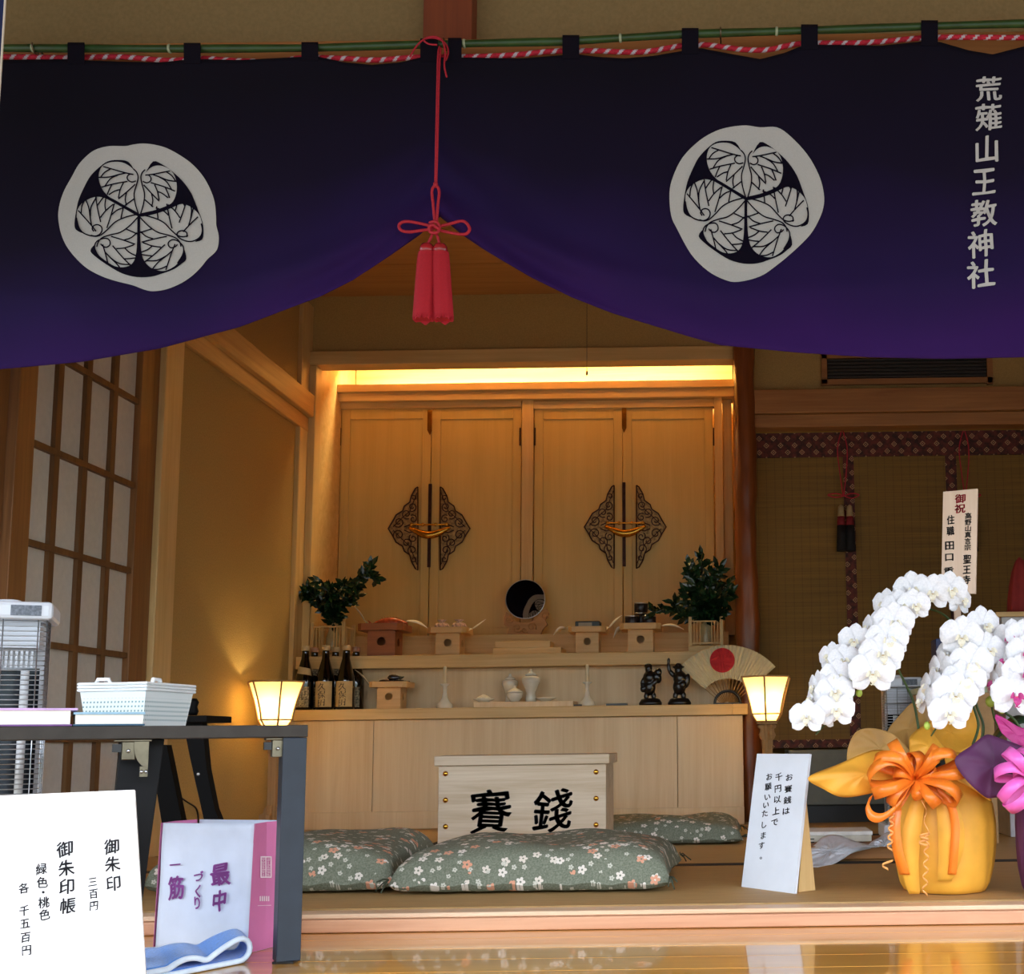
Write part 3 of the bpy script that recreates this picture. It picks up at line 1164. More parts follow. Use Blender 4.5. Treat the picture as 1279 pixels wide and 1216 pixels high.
for px, Y, lab, lab2 in ((416, 5.42, 'small glazed vase inside the left lattice stand', 'openwork lattice stand around the left vase'),
                         (882, 5.40, 'small glazed vase inside the right lattice stand', 'openwork lattice stand around the right vase')):
    c = at(px, Y, TZ)
    hz = 0.014 if px > 800 else 0.0
    v = MB()
    v.lathe([(0.026, 0), (0.03, 0.01), (0.03, 0.08), (0.022, 0.105), (0.018, 0.125), (0.022, 0.14), (0.018, 0.142)], c + Vector((0, 0, 0.0165 + hz)), 18)
    tag(v.build('vase', vase_m, None, tuple(c)), lab, 'vase', 'vases holding sakaki')
    t = thing('lattice_stand', lab2, 'stand', tuple(c), 'lattice stands for the sakaki vases')
    w = 0.07
    mb = MB()
    mb.box((c.x - w - 0.008, c.y - w - 0.008, c.z + 0.0005), (c.x + w + 0.008, c.y + w + 0.008, c.z + 0.015 + hz))
    mb.build('base', M['pine_x'], t, bevel=0.002)
    for sx in (-1, 1):
        for sy in (-1, 1):
            mb = MB()
            mb.box((c.x + sx * w - 0.007, c.y + sy * w - 0.007, c.z + 0.015 + hz), (c.x + sx * w + 0.007, c.y + sy * w + 0.007, c.z + 0.158))
            mb.build('post', M['pine'], t)
    mb = MB()
    for zz in (0.024 + hz, 0.135):
        for sy in (-1, 1):
            mb.box((c.x - w + 0.007, c.y + sy * w - 0.003, c.z + zz), (c.x + w - 0.007, c.y + sy * w + 0.003, c.z + zz + 0.006))
            mb.box((c.x + sy * w - 0.003, c.y - w + 0.007, c.z + zz), (c.x + sy * w + 0.003, c.y + w - 0.007, c.z + zz + 0.006))
    for k in range(9):
        f = -w + 0.018 + k * (2 * w - 0.036) / 8
        if abs(f) < 0.02:
            continue
        mb.box((c.x + f - 0.0018, c.y - w - 0.002, c.z + 0.02 + hz), (c.x + f + 0.0018, c.y - w + 0.002, c.z + 0.14))
        mb.box((c.x - w - 0.002, c.y + f - 0.0018, c.z + 0.02 + hz), (c.x - w + 0.002, c.y + f + 0.0018, c.z + 0.14))
        mb.box((c.x + w - 0.002, c.y + f - 0.0018, c.z + 0.02 + hz), (c.x + w + 0.002, c.y + f + 0.0018, c.z + 0.14))
    mb.build('lattice', M['pine'], t)

# ---- sake bottles
glass_d = plain('dark_bottle_glass', '#070706', 0.06, var=0.02, coat=1.0)
label_m = plain('cream_bottle_label', '#b9a173', 0.8, var=0.05)
cap_m = plain('cream_bottle_cap', '#c4ac84', 0.5)
cap_p = plain('pinkish_bottle_cap', '#b98a72', 0.5)
label_d = plain('patterned_bottle_label', '#8f8468', 0.8, var=0.6, scale=160)
HB = 0.278
for i, (px, Y, kind, lab) in enumerate(((382, 5.195, 1, 'dark bottle leftmost of the front row, pale slanted shoulder band'),
                                        (407.5, 5.195, 0, 'dark sake bottle with a large cream label, middle of the front row'),
                                        (433, 5.195, 0, 'dark sake bottle with a large cream label, right end of the front row'),
                                        (393.5, 5.29, 1, 'dark bottle in the back row, leftmost behind the sake bottles'),
                                        (419.5, 5.29, 1, 'dark bottle in the back row between the two cream-labelled bottles'),
                                        (445, 5.29, 2, 'dark bottle in the back row nearest the aubergine stand'))):
    c = at(px, Y, zc_top + 0.0005)
    t = thing('sake_bottle', lab, 'bottle', tuple(c), 'sake bottles at the left of the counter')
    mb = MB()
    rb = 0.039
    mb.lathe([(rb - 0.004, 0), (rb, 0.004), (rb, 0.125), (rb - 0.003, 0.145), (0.026, 0.185), (0.0165, 0.22), (0.0145, 0.25), (0.0145, 0.262)], c, 24)
    mb.build('glass', glass_d, t)
    mb = MB()
    mb.lathe([(0.0155, 0.256), (0.0175, 0.258), (0.0175, 0.274), (0.015, HB)], c, 18)
    mb.build('cap', cap_m if i % 3 == 1 else (cap_p if Y > 5.25 else cap_m), t)

    def cyl(u, v, k=0.0, c=c, rb=rb):
        a = -PI / 2 + u / (rb + 0.0006)
        return c + Vector(((rb + 0.0006 + k) * math.cos(a), (rb + 0.0006 + k) * math.sin(a), v))
    mb = MB()
    if kind == 0:
        mb.grid(lambda u, v: cyl(lerp(-0.045, 0.045, u), lerp(0.012, 0.122, v)), 14, 1)
        mb.build('label', label_m, t)
        mb = MB()
        letters(mb, column('久保田', -0.002, -0.099, 0.034, 0.036, 0.036), lambda u, v: cyl(u, -v, 0.0005), 0.0, 0.12, 0, 0.03)
        mb.build('lettering', M['ink'], t)
    else:
        mb.grid(lambda u, v: cyl(lerp(-0.03, 0.032, u), lerp(0.012, 0.10, v)), 12, 1)
        mb.build('label', label_d, t)
        if kind == 1:
            mb = MB()
            def sh(u, v):
                a = -PI / 2 + lerp(-1.2, 1.2, u)
                z = lerp(0.16, 0.19, v) - 0.012 * u
                r_ = interp([(0.145, 0.0362), (0.185, 0.0262), (0.22, 0.0167)], z) + 0.0007
                return c + Vector((r_ * math.cos(a), r_ * math.sin(a), z))
            mb.grid(sh, 14, 3)
            mb.build('shoulder_band', label_m if Y < 5.25 else label_d, t)

# ---- porcelain
for px, lab in ((556.5, 'white porcelain candle holder with a candle, left of the jars'), (733.5, 'white porcelain candle holder with a candle, right of the jars')):
    c = at(px, 5.2, zc_top)
    t = thing('candle_holder', lab, 'candle holder', tuple(c), 'candle holders on the counter')
    mb = MB()
    mb.lathe([(0.032, 0), (0.036, 0.006), (0.033, 0.018), (0.02, 0.032), (0.013, 0.045), (0.009, 0.07), (0.009, 0.095), (0.02, 0.103), (0.02, 0.106), (0.006, 0.107)], c, 20)
    mb.build('holder', M['white_cer'], t)
    mb = MB()
    mb.lathe([(0.0075, 0.106), (0.0075, 0.178), (0.003, 0.182)], c, 12)
    mb.build('candle', plain('candle_wax', '#d8c8a4', 0.5), t)
tz = U(650, 876, 5.16).z
bx = MB()
bx.box((U(591, 878, 5.14).x, 5.14, zc_top + 0.0005), (U(716, 878, 5.14).x, 5.30, tz))
tag(bx.build('low_tray', M['panel_z'], None, tuple(at(650, 5.2, zc_top)), bevel=0.002), 'low flat wooden board under the porcelain jars and dishes', 'tray')
for px, Y, sc_, lab in ((637.5, 5.262, 1.0, 'white lidded porcelain flask standing behind the small water bowl'), (663.5, 5.2, 1.12, 'white lidded porcelain flask, tallest and rightmost of the porcelain')):
    c = at(px, Y, tz + 0.0005)
    t = thing('porcelain_flask', lab, 'flask', tuple(c), 'porcelain flasks')
    mb = MB()
    mb.lathe([(0.02 * sc_, 0), (0.021 * sc_, 0.012 * sc_), (0.016 * sc_, 0.032 * sc_), (0.024 * sc_, 0.052 * sc_), (0.0345 * sc_, 0.076 * sc_), (0.034 * sc_, 0.092 * sc_), (0.02 * sc_, 0.1 * sc_)], c, 22)
    mb.build('flask_body', M['white_cer'], t)
    mb = MB()
    mb.lathe([(0.022 * sc_, 0.1005 * sc_), (0.024 * sc_, 0.103 * sc_), (0.01 * sc_, 0.112 * sc_), (0.005 * sc_, 0.118 * sc_), (0.006 * sc_, 0.123 * sc_), (0.002 * sc_, 0.126 * sc_)], c, 18)
    mb.build('lid', M['white_cer'], t)
c = at(643.5, 5.185, tz + 0.0005)
t = thing('water_bowl', 'small white porcelain bowl with a domed lid, in front', 'bowl', tuple(c))
mb = MB()
mb.lathe([(0.016, 0), (0.02, 0.003), (0.033, 0.02), (0.036, 0.034), (0.034, 0.038)], c, 22)
mb.build('bowl_body', M['white_cer'], t)
mb = MB()
mb.lathe([(0.037, 0.0385), (0.036, 0.043), (0.02, 0.054), (0.006, 0.06), (0.006, 0.066), (0.002, 0.068)], c, 20)
mb.build('lid', M['white_cer'], t)
c = at(605, 5.2, tz + 0.0005)
t = thing('porcelain_dish', 'white porcelain dish heaped with rice', 'dish', tuple(c))
mb = MB()
mb.lathe([(0.02, 0), (0.024, 0.004), (0.046, 0.014), (0.044, 0.015), (0.022, 0.006)], c, 22)
mb.build('dish', M['white_cer'], t)
mb = MB()
mb.lathe([(0.036, 0.0125), (0.026, 0.022), (0.012, 0.03), (0.002, 0.034)], c, 16, wob=lambda a, z: 1 + 0.06 * math.sin(6 * a + 200 * z))
tag(mb.build('rice', plain('rice_grains', '#ddd5bd', 0.8, var=0.15, scale=400, bump=0.6), t), 'heap of pale rice')
c = at(682, 5.2, tz + 0.0005)
mb = MB()
mb.lathe([(0.02, 0), (0.024, 0.005), (0.044, 0.013), (0.045, 0.016), (0.02, 0.008)], c, 22)
tag(mb.build('porcelain_dish', M['white_cer'], None, tuple(c)), 'flat white porcelain dish right of the tall flask', 'dish')
mb = MB()
a, b = U(757, 880, 5.15), U(783, 880, 5.15)
mb.box((a.x, 5.15, zc_top + 0.0005), (b.x, 5.2, zc_top + 0.010))
mb.add([(a.x + 0.004, 5.152, zc_top + 0.0105), (b.x - 0.004, 5.152, zc_top + 0.0105), (b.x - 0.004, 5.198, zc_top + 0.0105), (a.x + 0.004, 5.198, zc_top + 0.0105)], [(0, 1, 2, 3)], 1)
tag(mb.build('incense_box', [M['black'], M['pine']], None, tuple(at(770, 5.17, zc_top))), 'thin dark box with a pale top near the figurines', 'box')
mb = MB()
c = at(722, 5.135, zc_top)
mb.box((c.x - 0.018, 5.125, zc_top + 0.0005), (c.x + 0.018, 5.14, zc_top + 0.008))
tag(mb.build('lighter', M['black'], None, tuple(c), bevel=0.002), 'small black lighter beside the right candle holder', 'lighter')

# ---- two figurines
fig_m = plain('black_cast_metal', '#0b0a0c', 0.3, 0.2, var=0.1, coat=0.3)


def figurine(px, parts, label):
    Y = 5.19
    c = at(px, Y, zc_top + 0.0005)
    t = thing('figurine', label, 'figurine', tuple(c), 'black figurines on the counter')
    mb = MB()
    k = 0.0036
    for (x, z, rx, rz, yo, a) in parts:
        mb.ell((c.x + x * k, Y + yo * k, c.z + z * k), (rx * k, min(rx, rz) * k * 0.9, rz * k), n=14, m=9, rot=Matrix.Rotation(a, 3, 'Y'))
    mb.build('body', fig_m, t, remesh=0.0028)
    mb = MB()
    mb.lathe([(13.5 * k, 0), (13.8 * k, 3 * k), (11 * k, 7.5 * k), (8 * k, 8.5 * k)], c, 16, sy=0.6, wob=lambda a, z: 1 + 0.06 * math.sin(4 * a))
    mb.build('base', fig_m, t)


figurine(812, [(-5, 11, 3, 5, 0, 0), (4, 11, 3, 5, 0, 0), (-1, 22, 7.5, 10, 0, 0), (-1, 33, 8, 9, 0, 0), (-2, 44, 4.6, 5.2, -0.5, 0), (-2.5, 47.5, 5, 3, 0, 0),
               (8, 34, 5.5, 8, 1, -0.3), (9.5, 40, 4.5, 5, 1, 0), (-8, 30, 3, 7, -1, 0.5), (-8.5, 20, 3.8, 4.5, -2, 0), (5, 27, 3, 6, -4, 0.8), (-9, 24, 3, 3, -2, 0)],
         'small black figurine with a sack over its shoulder, left of the pair')
figurine(848, [(-5, 11, 3, 5, 0, 0), (5, 11, 3.2, 5, 0, 0), (0, 22, 8, 10, 0, 0), (1, 32, 8.5, 9, 0, 0), (-1, 42, 4.6, 5, -0.5, 0), (-1, 45.5, 7.5, 2.2, 0, 0), (-1, 47.5, 4, 3, 0, 0),
               (9.5, 29, 3.5, 9, -1, 0.15), (-9, 38, 3, 6.5, 0, -0.7), (-12.5, 45, 2.4, 7, 0, -0.1), (-12.5, 53, 2, 4, 0, 0), (4, 24, 4, 5, -5, 0)],
         'small black figurine raising one arm, beside the folding fan')

# ---- folding fan
Yf = 5.17
pv = U(909, 884, Yf)
kf = (Yf * CPH) / F * 1.01
fan = thing('folding_fan', 'open white folding fan with a red disc leaning at the right end', 'fan', (pv.x, Yf, zc_top))
NPL = 26


def fanp(a, r, dy=0.0):
    tpl = (a - math.radians(40)) / math.radians(99) * NPL
    z = abs((tpl % 1.0) - 0.5) * 2
    lean = 0.12
    return Vector((pv.x + r * kf * math.cos(a), Yf + 0.01 + r * kf * math.sin(a) * lean + (z - 0.5) * 0.006 * r / 78 + dy, pv.z + r * kf * math.sin(a)))


mb = MB()
mb.grid(lambda u, v: fanp(math.radians(40 + 99 * u), lerp(37, 79, v)), NPL * 2, 3, smooth=False)
mb.build('fan_paper', plain('cream_fan_paper', '#cfc3a0', 0.85, var=0.03), fan, solid=0.0008)
mb = MB()
for i in range(NPL // 2 + 1):
    a = math.radians(40 + 99 * i / (NPL // 2))
    mb.strip([fanp(a, 8, 0.0025), fanp(a, 40, 0.0025)], Vector((0.0028, 0, 0)))
mb.build('ribs', plain('bamboo_rib', '#a87f4a', 0.6), fan, solid=0.001)
mb = MB()
ca, cr_ = Vector((-6.0, 60.0)), 15.6
rings = [(0, 1)] + [(j / 5, 40) for j in range(1, 6)]
V, Fc = [], []
for j in range(6):
    for k in range(40):
        th = 2 * PI * k / 40
        x, z = ca.x + cr_ * j / 5 * math.cos(th), ca.y + cr_ * j / 5 * math.sin(th)
        V.append(fanp(math.atan2(z, x), math.hypot(x, z), -0.0055))
for j in range(5):
    for k in range(40):
        k2 = (k + 1) % 40
        Fc.append((j * 40 + k, j * 40 + k2, (j + 1) * 40 + k2, (j + 1) * 40 + k))
mb.add(V, Fc)
mb.build('red_disc', plain('vermilion_print', '#b3202a', 0.8), fan)
mb = MB()
pts = [Vector((pv.x + 16 * kf * math.cos(PI * i / 20), Yf - 0.006, zc_top + 0.004 + 15.5 * kf * math.sin(PI * i / 20))) for i in range(21)]
mb.tube(pts, 0.006, 8)
mb.box((pv.x - 0.062, Yf - 0.016, zc_top + 0.0005), (pv.x + 0.062, Yf + 0.02, zc_top + 0.007))
mb.build('fan_stand', M['black'], fan)

# ---- two floor lamps
def lamp_paper(name, em):
    t = NT(name)
    tl = t.n('ShaderNodeBsdfTranslucent', inp={'Color': lin('#fbe0a4')})
    df = t.n('ShaderNodeBsdfDiffuse', inp={'Color': lin('#f4e6c8')})
    e_ = t.n('ShaderNodeEmission', inp={'Color': lin('#ffce7a'), 'Strength': em})
    m1 = t.n('ShaderNodeMixShader', inp={'Fac': 0.3})
    t.l(tl.outputs[0], m1.inputs[1])
    t.l(df.outputs[0], m1.inputs[2])
    ad = t.n('ShaderNodeAddShader')
    t.l(m1.outputs[0], ad.inputs[0])
    t.l(e_.outputs[0], ad.inputs[1])
    t.l(ad.outputs[0], t.t.nodes['Material Output'].inputs['Surface'])
    return t.mat


panel_g = lamp_paper('lamp_paper_glow', 0.25)
panel_l = lamp_paper('lamp_paper_lower_glow', 0.2)
lw = wood('lamp_frame_wood', '#9a7040', '#b88c58', 'z', 0.5)


def floor_lamp(loc, rot, label):
    t = thing('floor_lamp', label, 'lamp', (0, 0, 0), 'lamps beside the altar')
    H = 0.60
    z3, z2, z1 = H, H - 0.148, H - 0.178
    def ringp(z):
        if z >= z2:
            u = (z - z2) / (z3 - z2)
            return 0.066 + 0.044 * (u ** 1.5 * 0.7 + 0.3 * u)
        return lerp(0.046, 0.066, (z - z1) / (z2 - z1))
    def hexp(k, z, s_=1.0):
        a = PI / 3 * k
        return Vector((ringp(z) * s_ * math.cos(a), ringp(z) * s_ * math.sin(a), z))
    zs = [z2 + (z3 - z2) * i / 8 for i in range(9)]
    for k in range(6):
        mb = MB()
        for z_a, z_b in zip(zs, zs[1:]):
            mb.add([hexp(k, z_a, 0.97), hexp(k + 1, z_a, 0.97), hexp(k + 1, z_b, 0.97), hexp(k, z_b, 0.97)], [(0, 1, 2, 3)], 0)
        mb.add([hexp(k, z1, 0.97), hexp(k + 1, z1, 0.97), hexp(k + 1, z2, 0.97), hexp(k, z2, 0.97)], [(0, 1, 2, 3)], 1)
        mb.build('shade_panel', [panel_g, panel_l], t)
        mb = MB()
        mb.tube([hexp(k, z) for z in [z1] + zs], 0.0038, 6)
        mb.build('rib', lw, t)
    for z, q in ((z3, 0.0035), (z2, 0.0028), (z1, 0.004)):
        mb = MB()
        mb.tube([hexp(k, z) for k in range(6)], q, 6, closed=True)
        mb.build('rim', lw, t)
    mb = MB()
    mb.prism([hexp(k, z1) for k in range(6)], (0, 0, -0.010))
    mb.build('base_plate', lw, t)
    mb = MB()
    mb.box((-0.016, -0.016, 0.012), (0.016, 0.016, z1 - 0.011))
    mb.build('post', lw, t, bevel=0.002)
    cor = [(0.016, 0), (0.034, 0), (0.04, -0.006), (0.036, -0.014), (0.029, -0.018), (0.03, -0.03), (0.036, -0.042), (0.03, -0.056), (0.022, -0.062), (0.022, -0.085), (0.016, -0.1)]
    foot = [(0.016, 0.012), (0.075, 0.012), (0.078, 0.03), (0.06, 0.042), (0.064, 0.055), (0.05, 0.066), (0.046, 0.088), (0.032, 0.094), (0.03, 0.108), (0.016, 0.125)]
    for a in range(4):
        R = Matrix.Rotation(a * PI / 2, 3, 'Z')
        mb = MB()
        mb.prism([R @ Vector((x, -0.006, z1 - 0.012 + z)) for x, z in cor], R @ Vector((0, 0.012, 0)))
        mb.build('bracket', lw, t)
        mb = MB()
        mb.prism([R @ Vector((x, -0.007, z)) for x, z in foot], R @ Vector((0, 0.014, 0)))
        mb.build('foot', lw, t)
    mb = MB()
    mb.box((-0.08, -0.08, 0.001), (0.08, 0.08, 0.012))
    mb.build('base', lw, t, bevel=0.002)
    t.location = loc
    t.rotation_euler = (0, 0, rot)
    lamp('lamp_bulb', 'POINT', (loc[0], loc[1], loc[2] + z2 + 0.06), 2.4, WARM, 0.02)
    return t


ql = U(345, 850, 4.72)
floor_lamp((ql.x, 4.72, 0.002), 0.02, 'glowing six-sided floor lamp at the left, beside the plaster wall')
qr = U(957, 850, 4.86)
floor_lamp((qr.x, 4.86, 0.002), 0.42, 'glowing six-sided floor lamp at the right, behind the small white sign')
# ================================================================== CURTAIN, POLE, ROPE, TASSEL
from mathutils.geometry import delaunay_2d_cdt
YK = 2.52
TOP = [(-60, 76), (0, 75), (85, 74), (95, 75), (150, 77), (200, 78), (230, 75), (250, 74), (300, 75), (377, 71), (398, 71), (430, 78), (465, 81), (500, 78), (525, 72), (577, 72),
       (650, 73), (703, 69), (723, 68), (745, 71), (780, 73), (815, 70), (851, 64), (874, 60), (905, 66), (950, 74), (980, 66), (1000, 58), (1022, 56), (1100, 57), (1151, 52), (1172, 52), (1210, 63), (1240, 68), (1279, 58), (1330, 56)]
BOT = [(-60, 467), (0, 461), (100, 452), (200, 435), (300, 408), (400, 370), (440, 350), (489, 318), (524, 293.5), (542, 277), (549, 270), (558, 277), (580, 295), (606, 312.6), (662, 345.5),
       (714, 371), (765, 391), (860, 420), (900, 431), (994, 440), (1087, 446), (1180, 448), (1279, 446), (1330, 445)]
TABS = [-52, 95, 240, 387, 536, 568, 713, 862, 1011, 1161, 1308, 1452]


def cloth_y(x, y):
    t, b = interp(TOP, x), interp(BOT, x)
    e = b - y
    dx = abs(x - 549)
    v = (y - t) / max(1, b - t)
    d = 0.014 * math.sin(x / 95.0 + 0.6) * v + 0.010 * math.sin(x / 52.0 + y / 150.0) * v
    sw = math.exp(-dx / 170.0)
    d += -0.026 * sw * math.sin(e / 9.5 + dx / 60.0) * math.exp(-e / 42.0)
    d += -0.024 * math.exp(-((e - 26 - dx * 0.12) / 16.0) ** 2) * min(1, dx / 60.0) * math.exp(-dx / 330.0)
    d += -0.03 * v * v * (1 - math.exp(-dx / 250.0))
    return YK + d


def cloth(x, y, off=0.0):
    p = U(x, y, cloth_y(x, y))
    p.y += off
    return p


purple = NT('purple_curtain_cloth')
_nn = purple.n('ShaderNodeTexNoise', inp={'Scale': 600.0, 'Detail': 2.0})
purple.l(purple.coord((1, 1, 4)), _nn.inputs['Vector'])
# cloth colour: near-black navy at the top running into violet at the hem
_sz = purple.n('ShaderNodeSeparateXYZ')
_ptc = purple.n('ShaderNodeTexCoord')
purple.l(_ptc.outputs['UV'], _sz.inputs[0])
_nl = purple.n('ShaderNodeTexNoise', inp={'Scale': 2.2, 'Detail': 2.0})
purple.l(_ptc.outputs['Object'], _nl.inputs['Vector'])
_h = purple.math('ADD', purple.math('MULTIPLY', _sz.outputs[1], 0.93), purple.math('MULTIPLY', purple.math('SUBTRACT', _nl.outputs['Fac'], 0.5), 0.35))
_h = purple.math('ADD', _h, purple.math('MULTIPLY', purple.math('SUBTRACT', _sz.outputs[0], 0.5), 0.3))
_drop_col = purple.ramp(_h, [(0.05, lin('#0d0b1a')), (0.45, lin('#160f2c')), (0.72, lin('#25164c')), (0.95, lin('#36175e'))])
purple.l(purple.mix(purple.math('MULTIPLY', _nn.outputs['Fac'], 0.35), _drop_col, lin('#0c0918')), purple.b.inputs['Base Color'])
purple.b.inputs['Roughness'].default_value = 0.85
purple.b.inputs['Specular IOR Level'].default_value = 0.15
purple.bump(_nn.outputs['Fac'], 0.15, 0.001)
dye = plain('white_resist_print', '#b9bcbd', 0.9, var=0.02, scale=400, spec=0.1)
dark_dye = plain('dark_print', '#0d0a1c', 0.9, var=0.02, spec=0.1)

ck = thing('shrine_curtain', 'wide dark purple curtain with two white leaf crests, gathered up at the middle', 'curtain', tuple(U(549, 70, YK)))
mb = MB()
NX, NY = 270, 60


def cfn(u, v):
    x = lerp(-165, 1470, u)
    return cloth(x, lerp(interp(TOP, x), interp(BOT, x), v))


mb.grid(cfn, NX, NY)
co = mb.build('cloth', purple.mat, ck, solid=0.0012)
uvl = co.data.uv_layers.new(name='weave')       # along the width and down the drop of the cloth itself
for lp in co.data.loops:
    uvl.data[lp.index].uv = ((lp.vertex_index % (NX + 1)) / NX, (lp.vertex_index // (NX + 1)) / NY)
zpole = lambda x: interp([(-60, 60), (0, 60), (240, 61), (390, 60), (530, 55.5), (700, 52), (860, 42.5), (1010, 38), (1184, 32), (1330, 28)], x)
YP = 2.535
for x in TABS:
    w = 10.5 if x not in (536, 568) else (11 if x == 536 else 8.5)
    mb = MB()
    prof = [(YK - 0.002, interp(TOP, x) + 5), (YP - 0.0125, zpole(x) + 2), (YP - 0.011, zpole(x) - 4), (YP - 0.004, zpole(x) - 7.2), (YP + 0.006, zpole(x) - 7), (YP + 0.0125, zpole(x) - 2), (YK + 0.004, interp(TOP, x) + 6)]
    V = []
    for yy, py in prof:
        V.append([U(x - w, py, yy), U(x + w, py, yy)])
    P = [q for pr in V for q in pr]
    mb.add(P, [(2 * i, 2 * i + 1, 2 * i + 3, 2 * i + 2) for i in range(len(prof) - 1)])
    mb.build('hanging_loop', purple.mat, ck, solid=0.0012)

# ---- the crest: white ring and three ribbed leaves
OUT_L = [(590, 90), (660, 82), (740, 90), (830, 115), (930, 170), (1010, 230), (1080, 310), (1130, 400), (1160, 490), (1170, 590), (1172, 650), (1188, 720), (1185, 790), (1165, 835), (1110, 885),
         (1070, 935), (1010, 995), (930, 1050), (830, 1092), (735, 1107), (670, 1095), (590, 1065), (470, 1035), (370, 1000), (270, 945), (190, 870), (130, 790), (95, 710), (78, 630), (75, 560),
         (90, 480), (120, 400), (170, 310), (215, 230), (275, 165), (340, 122), (430, 100), (540, 100)]
OUT_R = [(215, 460), (270, 455), (320, 462), (380, 462), (430, 495), (490, 560), (530, 630), (548, 690), (550, 740), (535, 790), (500, 850), (440, 910), (380, 960), (320, 1000), (240, 1020), (190, 1012),
         (130, 980), (70, 920), (20, 830), (-2, 780), (-8, 700), (5, 640), (40, 570), (100, 510), (160, 475)]
GAP_TL = [(640, 572), (540, 515), (470, 475), (425, 450), (385, 405), (362, 350), (358, 300), (372, 255), (400, 228), (450, 212), (520, 215), (575, 243), (605, 270), (562, 210), (490, 198), (420, 208), (360, 250),
          (300, 310), (260, 380), (220, 470), (200, 560), (190, 640), (200, 682), (250, 705), (215, 655), (205, 590), (212, 540), (240, 500), (290, 468), (345, 453), (400, 463), (450, 488), (540, 538), (632, 590)]
GAP_TR = [(640, 572), (740, 548), (800, 528), (860, 500), (890, 450), (900, 380), (885, 310), (850, 265), (800, 240), (750, 238), (710, 258), (685, 285), (735, 208), (800, 230), (870, 280), (940, 345), (1000, 430),
          (1045, 540), (1075, 620), (1085, 690), (1075, 750), (1025, 765), (1060, 735), (1078, 680), (1065, 600), (1035, 555), (990, 520), (935, 503), (885, 520), (830, 545), (740, 575), (645, 592)]
GAP_B = [(628, 585), (625, 680), (622, 800), (610, 880), (580, 925), (530, 942), (470, 935), (410, 900), (360, 860), (335, 815), (328, 788), (300, 830), (350, 880), (430, 935), (520, 985), (620, 1010), (720, 1008),
         (800, 985), (880, 955), (930, 920), (965, 885), (950, 815), (940, 850), (905, 915), (860, 950), (810, 968), (750, 960), (700, 930), (665, 880), (650, 800), (645, 680), (645, 585)]
VEIN = [[(635, 575), (612, 500), (605, 430), (622, 370), (632, 320), (622, 285), (600, 262)],
        [(600, 300), (575, 298), (557, 315), (562, 338), (588, 352), (618, 345)],
        [(390, 245), (450, 262), (530, 285), (595, 300)], [(440, 262), (400, 285), (372, 320)], [(358, 320), (430, 318), (500, 300), (545, 290)],
        [(500, 300), (440, 330), (400, 385)], [(378, 388), (460, 366), (558, 348)], [(450, 370), (432, 405), (418, 440)], [(530, 358), (508, 405), (496, 462)],
        [(495, 470), (555, 420), (612, 368)], [(430, 440), (470, 415), (505, 405)], [(552, 425), (543, 470), (552, 515)], [(540, 515), (575, 490), (603, 470)]]

EXPL = [[(205, 600), (215, 650), (240, 695), (285, 720), (335, 727), (368, 712), (382, 685), (375, 660), (350, 648), (325, 655), (314, 675), (325, 695)],
        [(370, 885), (340, 835), (330, 800), (345, 765), (385, 745), (420, 745), (437, 765), (435, 790), (410, 805), (385, 795), (372, 780)],
        [(905, 915), (940, 860), (948, 815), (935, 785), (905, 760), (870, 752), (845, 768), (842, 790), (860, 808), (890, 800), (905, 785)],
        [(1070, 640), (1078, 690), (1060, 735), (1010, 763), (960, 760), (915, 738), (902, 715), (915, 695), (945, 690), (970, 705), (970, 735)]]

INNER = [(560, 210), (490, 200), (420, 212), (362, 252), (302, 312), (262, 382), (222, 472), (203, 560), (195, 640), (203, 682), (250, 725), (310, 770), (303, 830), (352, 878), (430, 932), (520, 982), (620, 1006), (720, 1004),
         (800, 982), (880, 952), (930, 917), (962, 882), (960, 800), (1020, 768), (1070, 748), (1080, 690), (1072, 620), (1042, 540), (997, 430), (938, 347), (868, 283), (798, 233), (735, 212), (650, 250)]


def inpoly(p, cont):
    x, y, ins = p[0], p[1], False
    for i in range(len(cont)):
        (x1, y1), (x2, y2) = cont[i], cont[i - 1]
        if (y1 > y) != (y2 > y) and x < (x2 - x1) * (y - y1) / (y2 - y1) + x1:
            ins = not ins
    return ins


def fill2d(cont, step):
    n = len(cont)
    pts = [Vector(p) for p in cont]
    xs, ys = [p[0] for p in cont], [p[1] for p in cont]
    x = min(xs) + step / 2
    while x < max(xs):
        y = min(ys) + step / 2
        while y < max(ys):
            ins = False
            for i in range(n):
                (x1, y1), (x2, y2) = cont[i], cont[i - 1]
                if (y1 > y) != (y2 > y) and x < (x2 - x1) * (y - y1) / (y2 - y1) + x1:
                    ins = not ins
            if ins:
                pts.append(Vector((x, y)))
            y += step
        x += step
    v, e, f, *_ = delaunay_2d_cdt(pts, [], [list(range(n))], 1, 1e-5)
    return [tuple(q) for q in v], [tuple(q) for q in f]


def smooth2(c, n=5):
    return [(p.x, p.y) for p in spline([(a, b, 0) for a, b in c], n, True)]


def rot2(p, a, mir=False):
    x, y = p[0] - 640, p[1] - 580
    if a > 0:
        x, y = x * 1.12, y * 1.15
    if mir:
        x = -x * 0.93 + 4
        y += 0.11 * x
    c, s_ = math.cos(a), math.sin(a)
    return (640 + c * x - s_ * y, 580 + s_ * x + c * y)


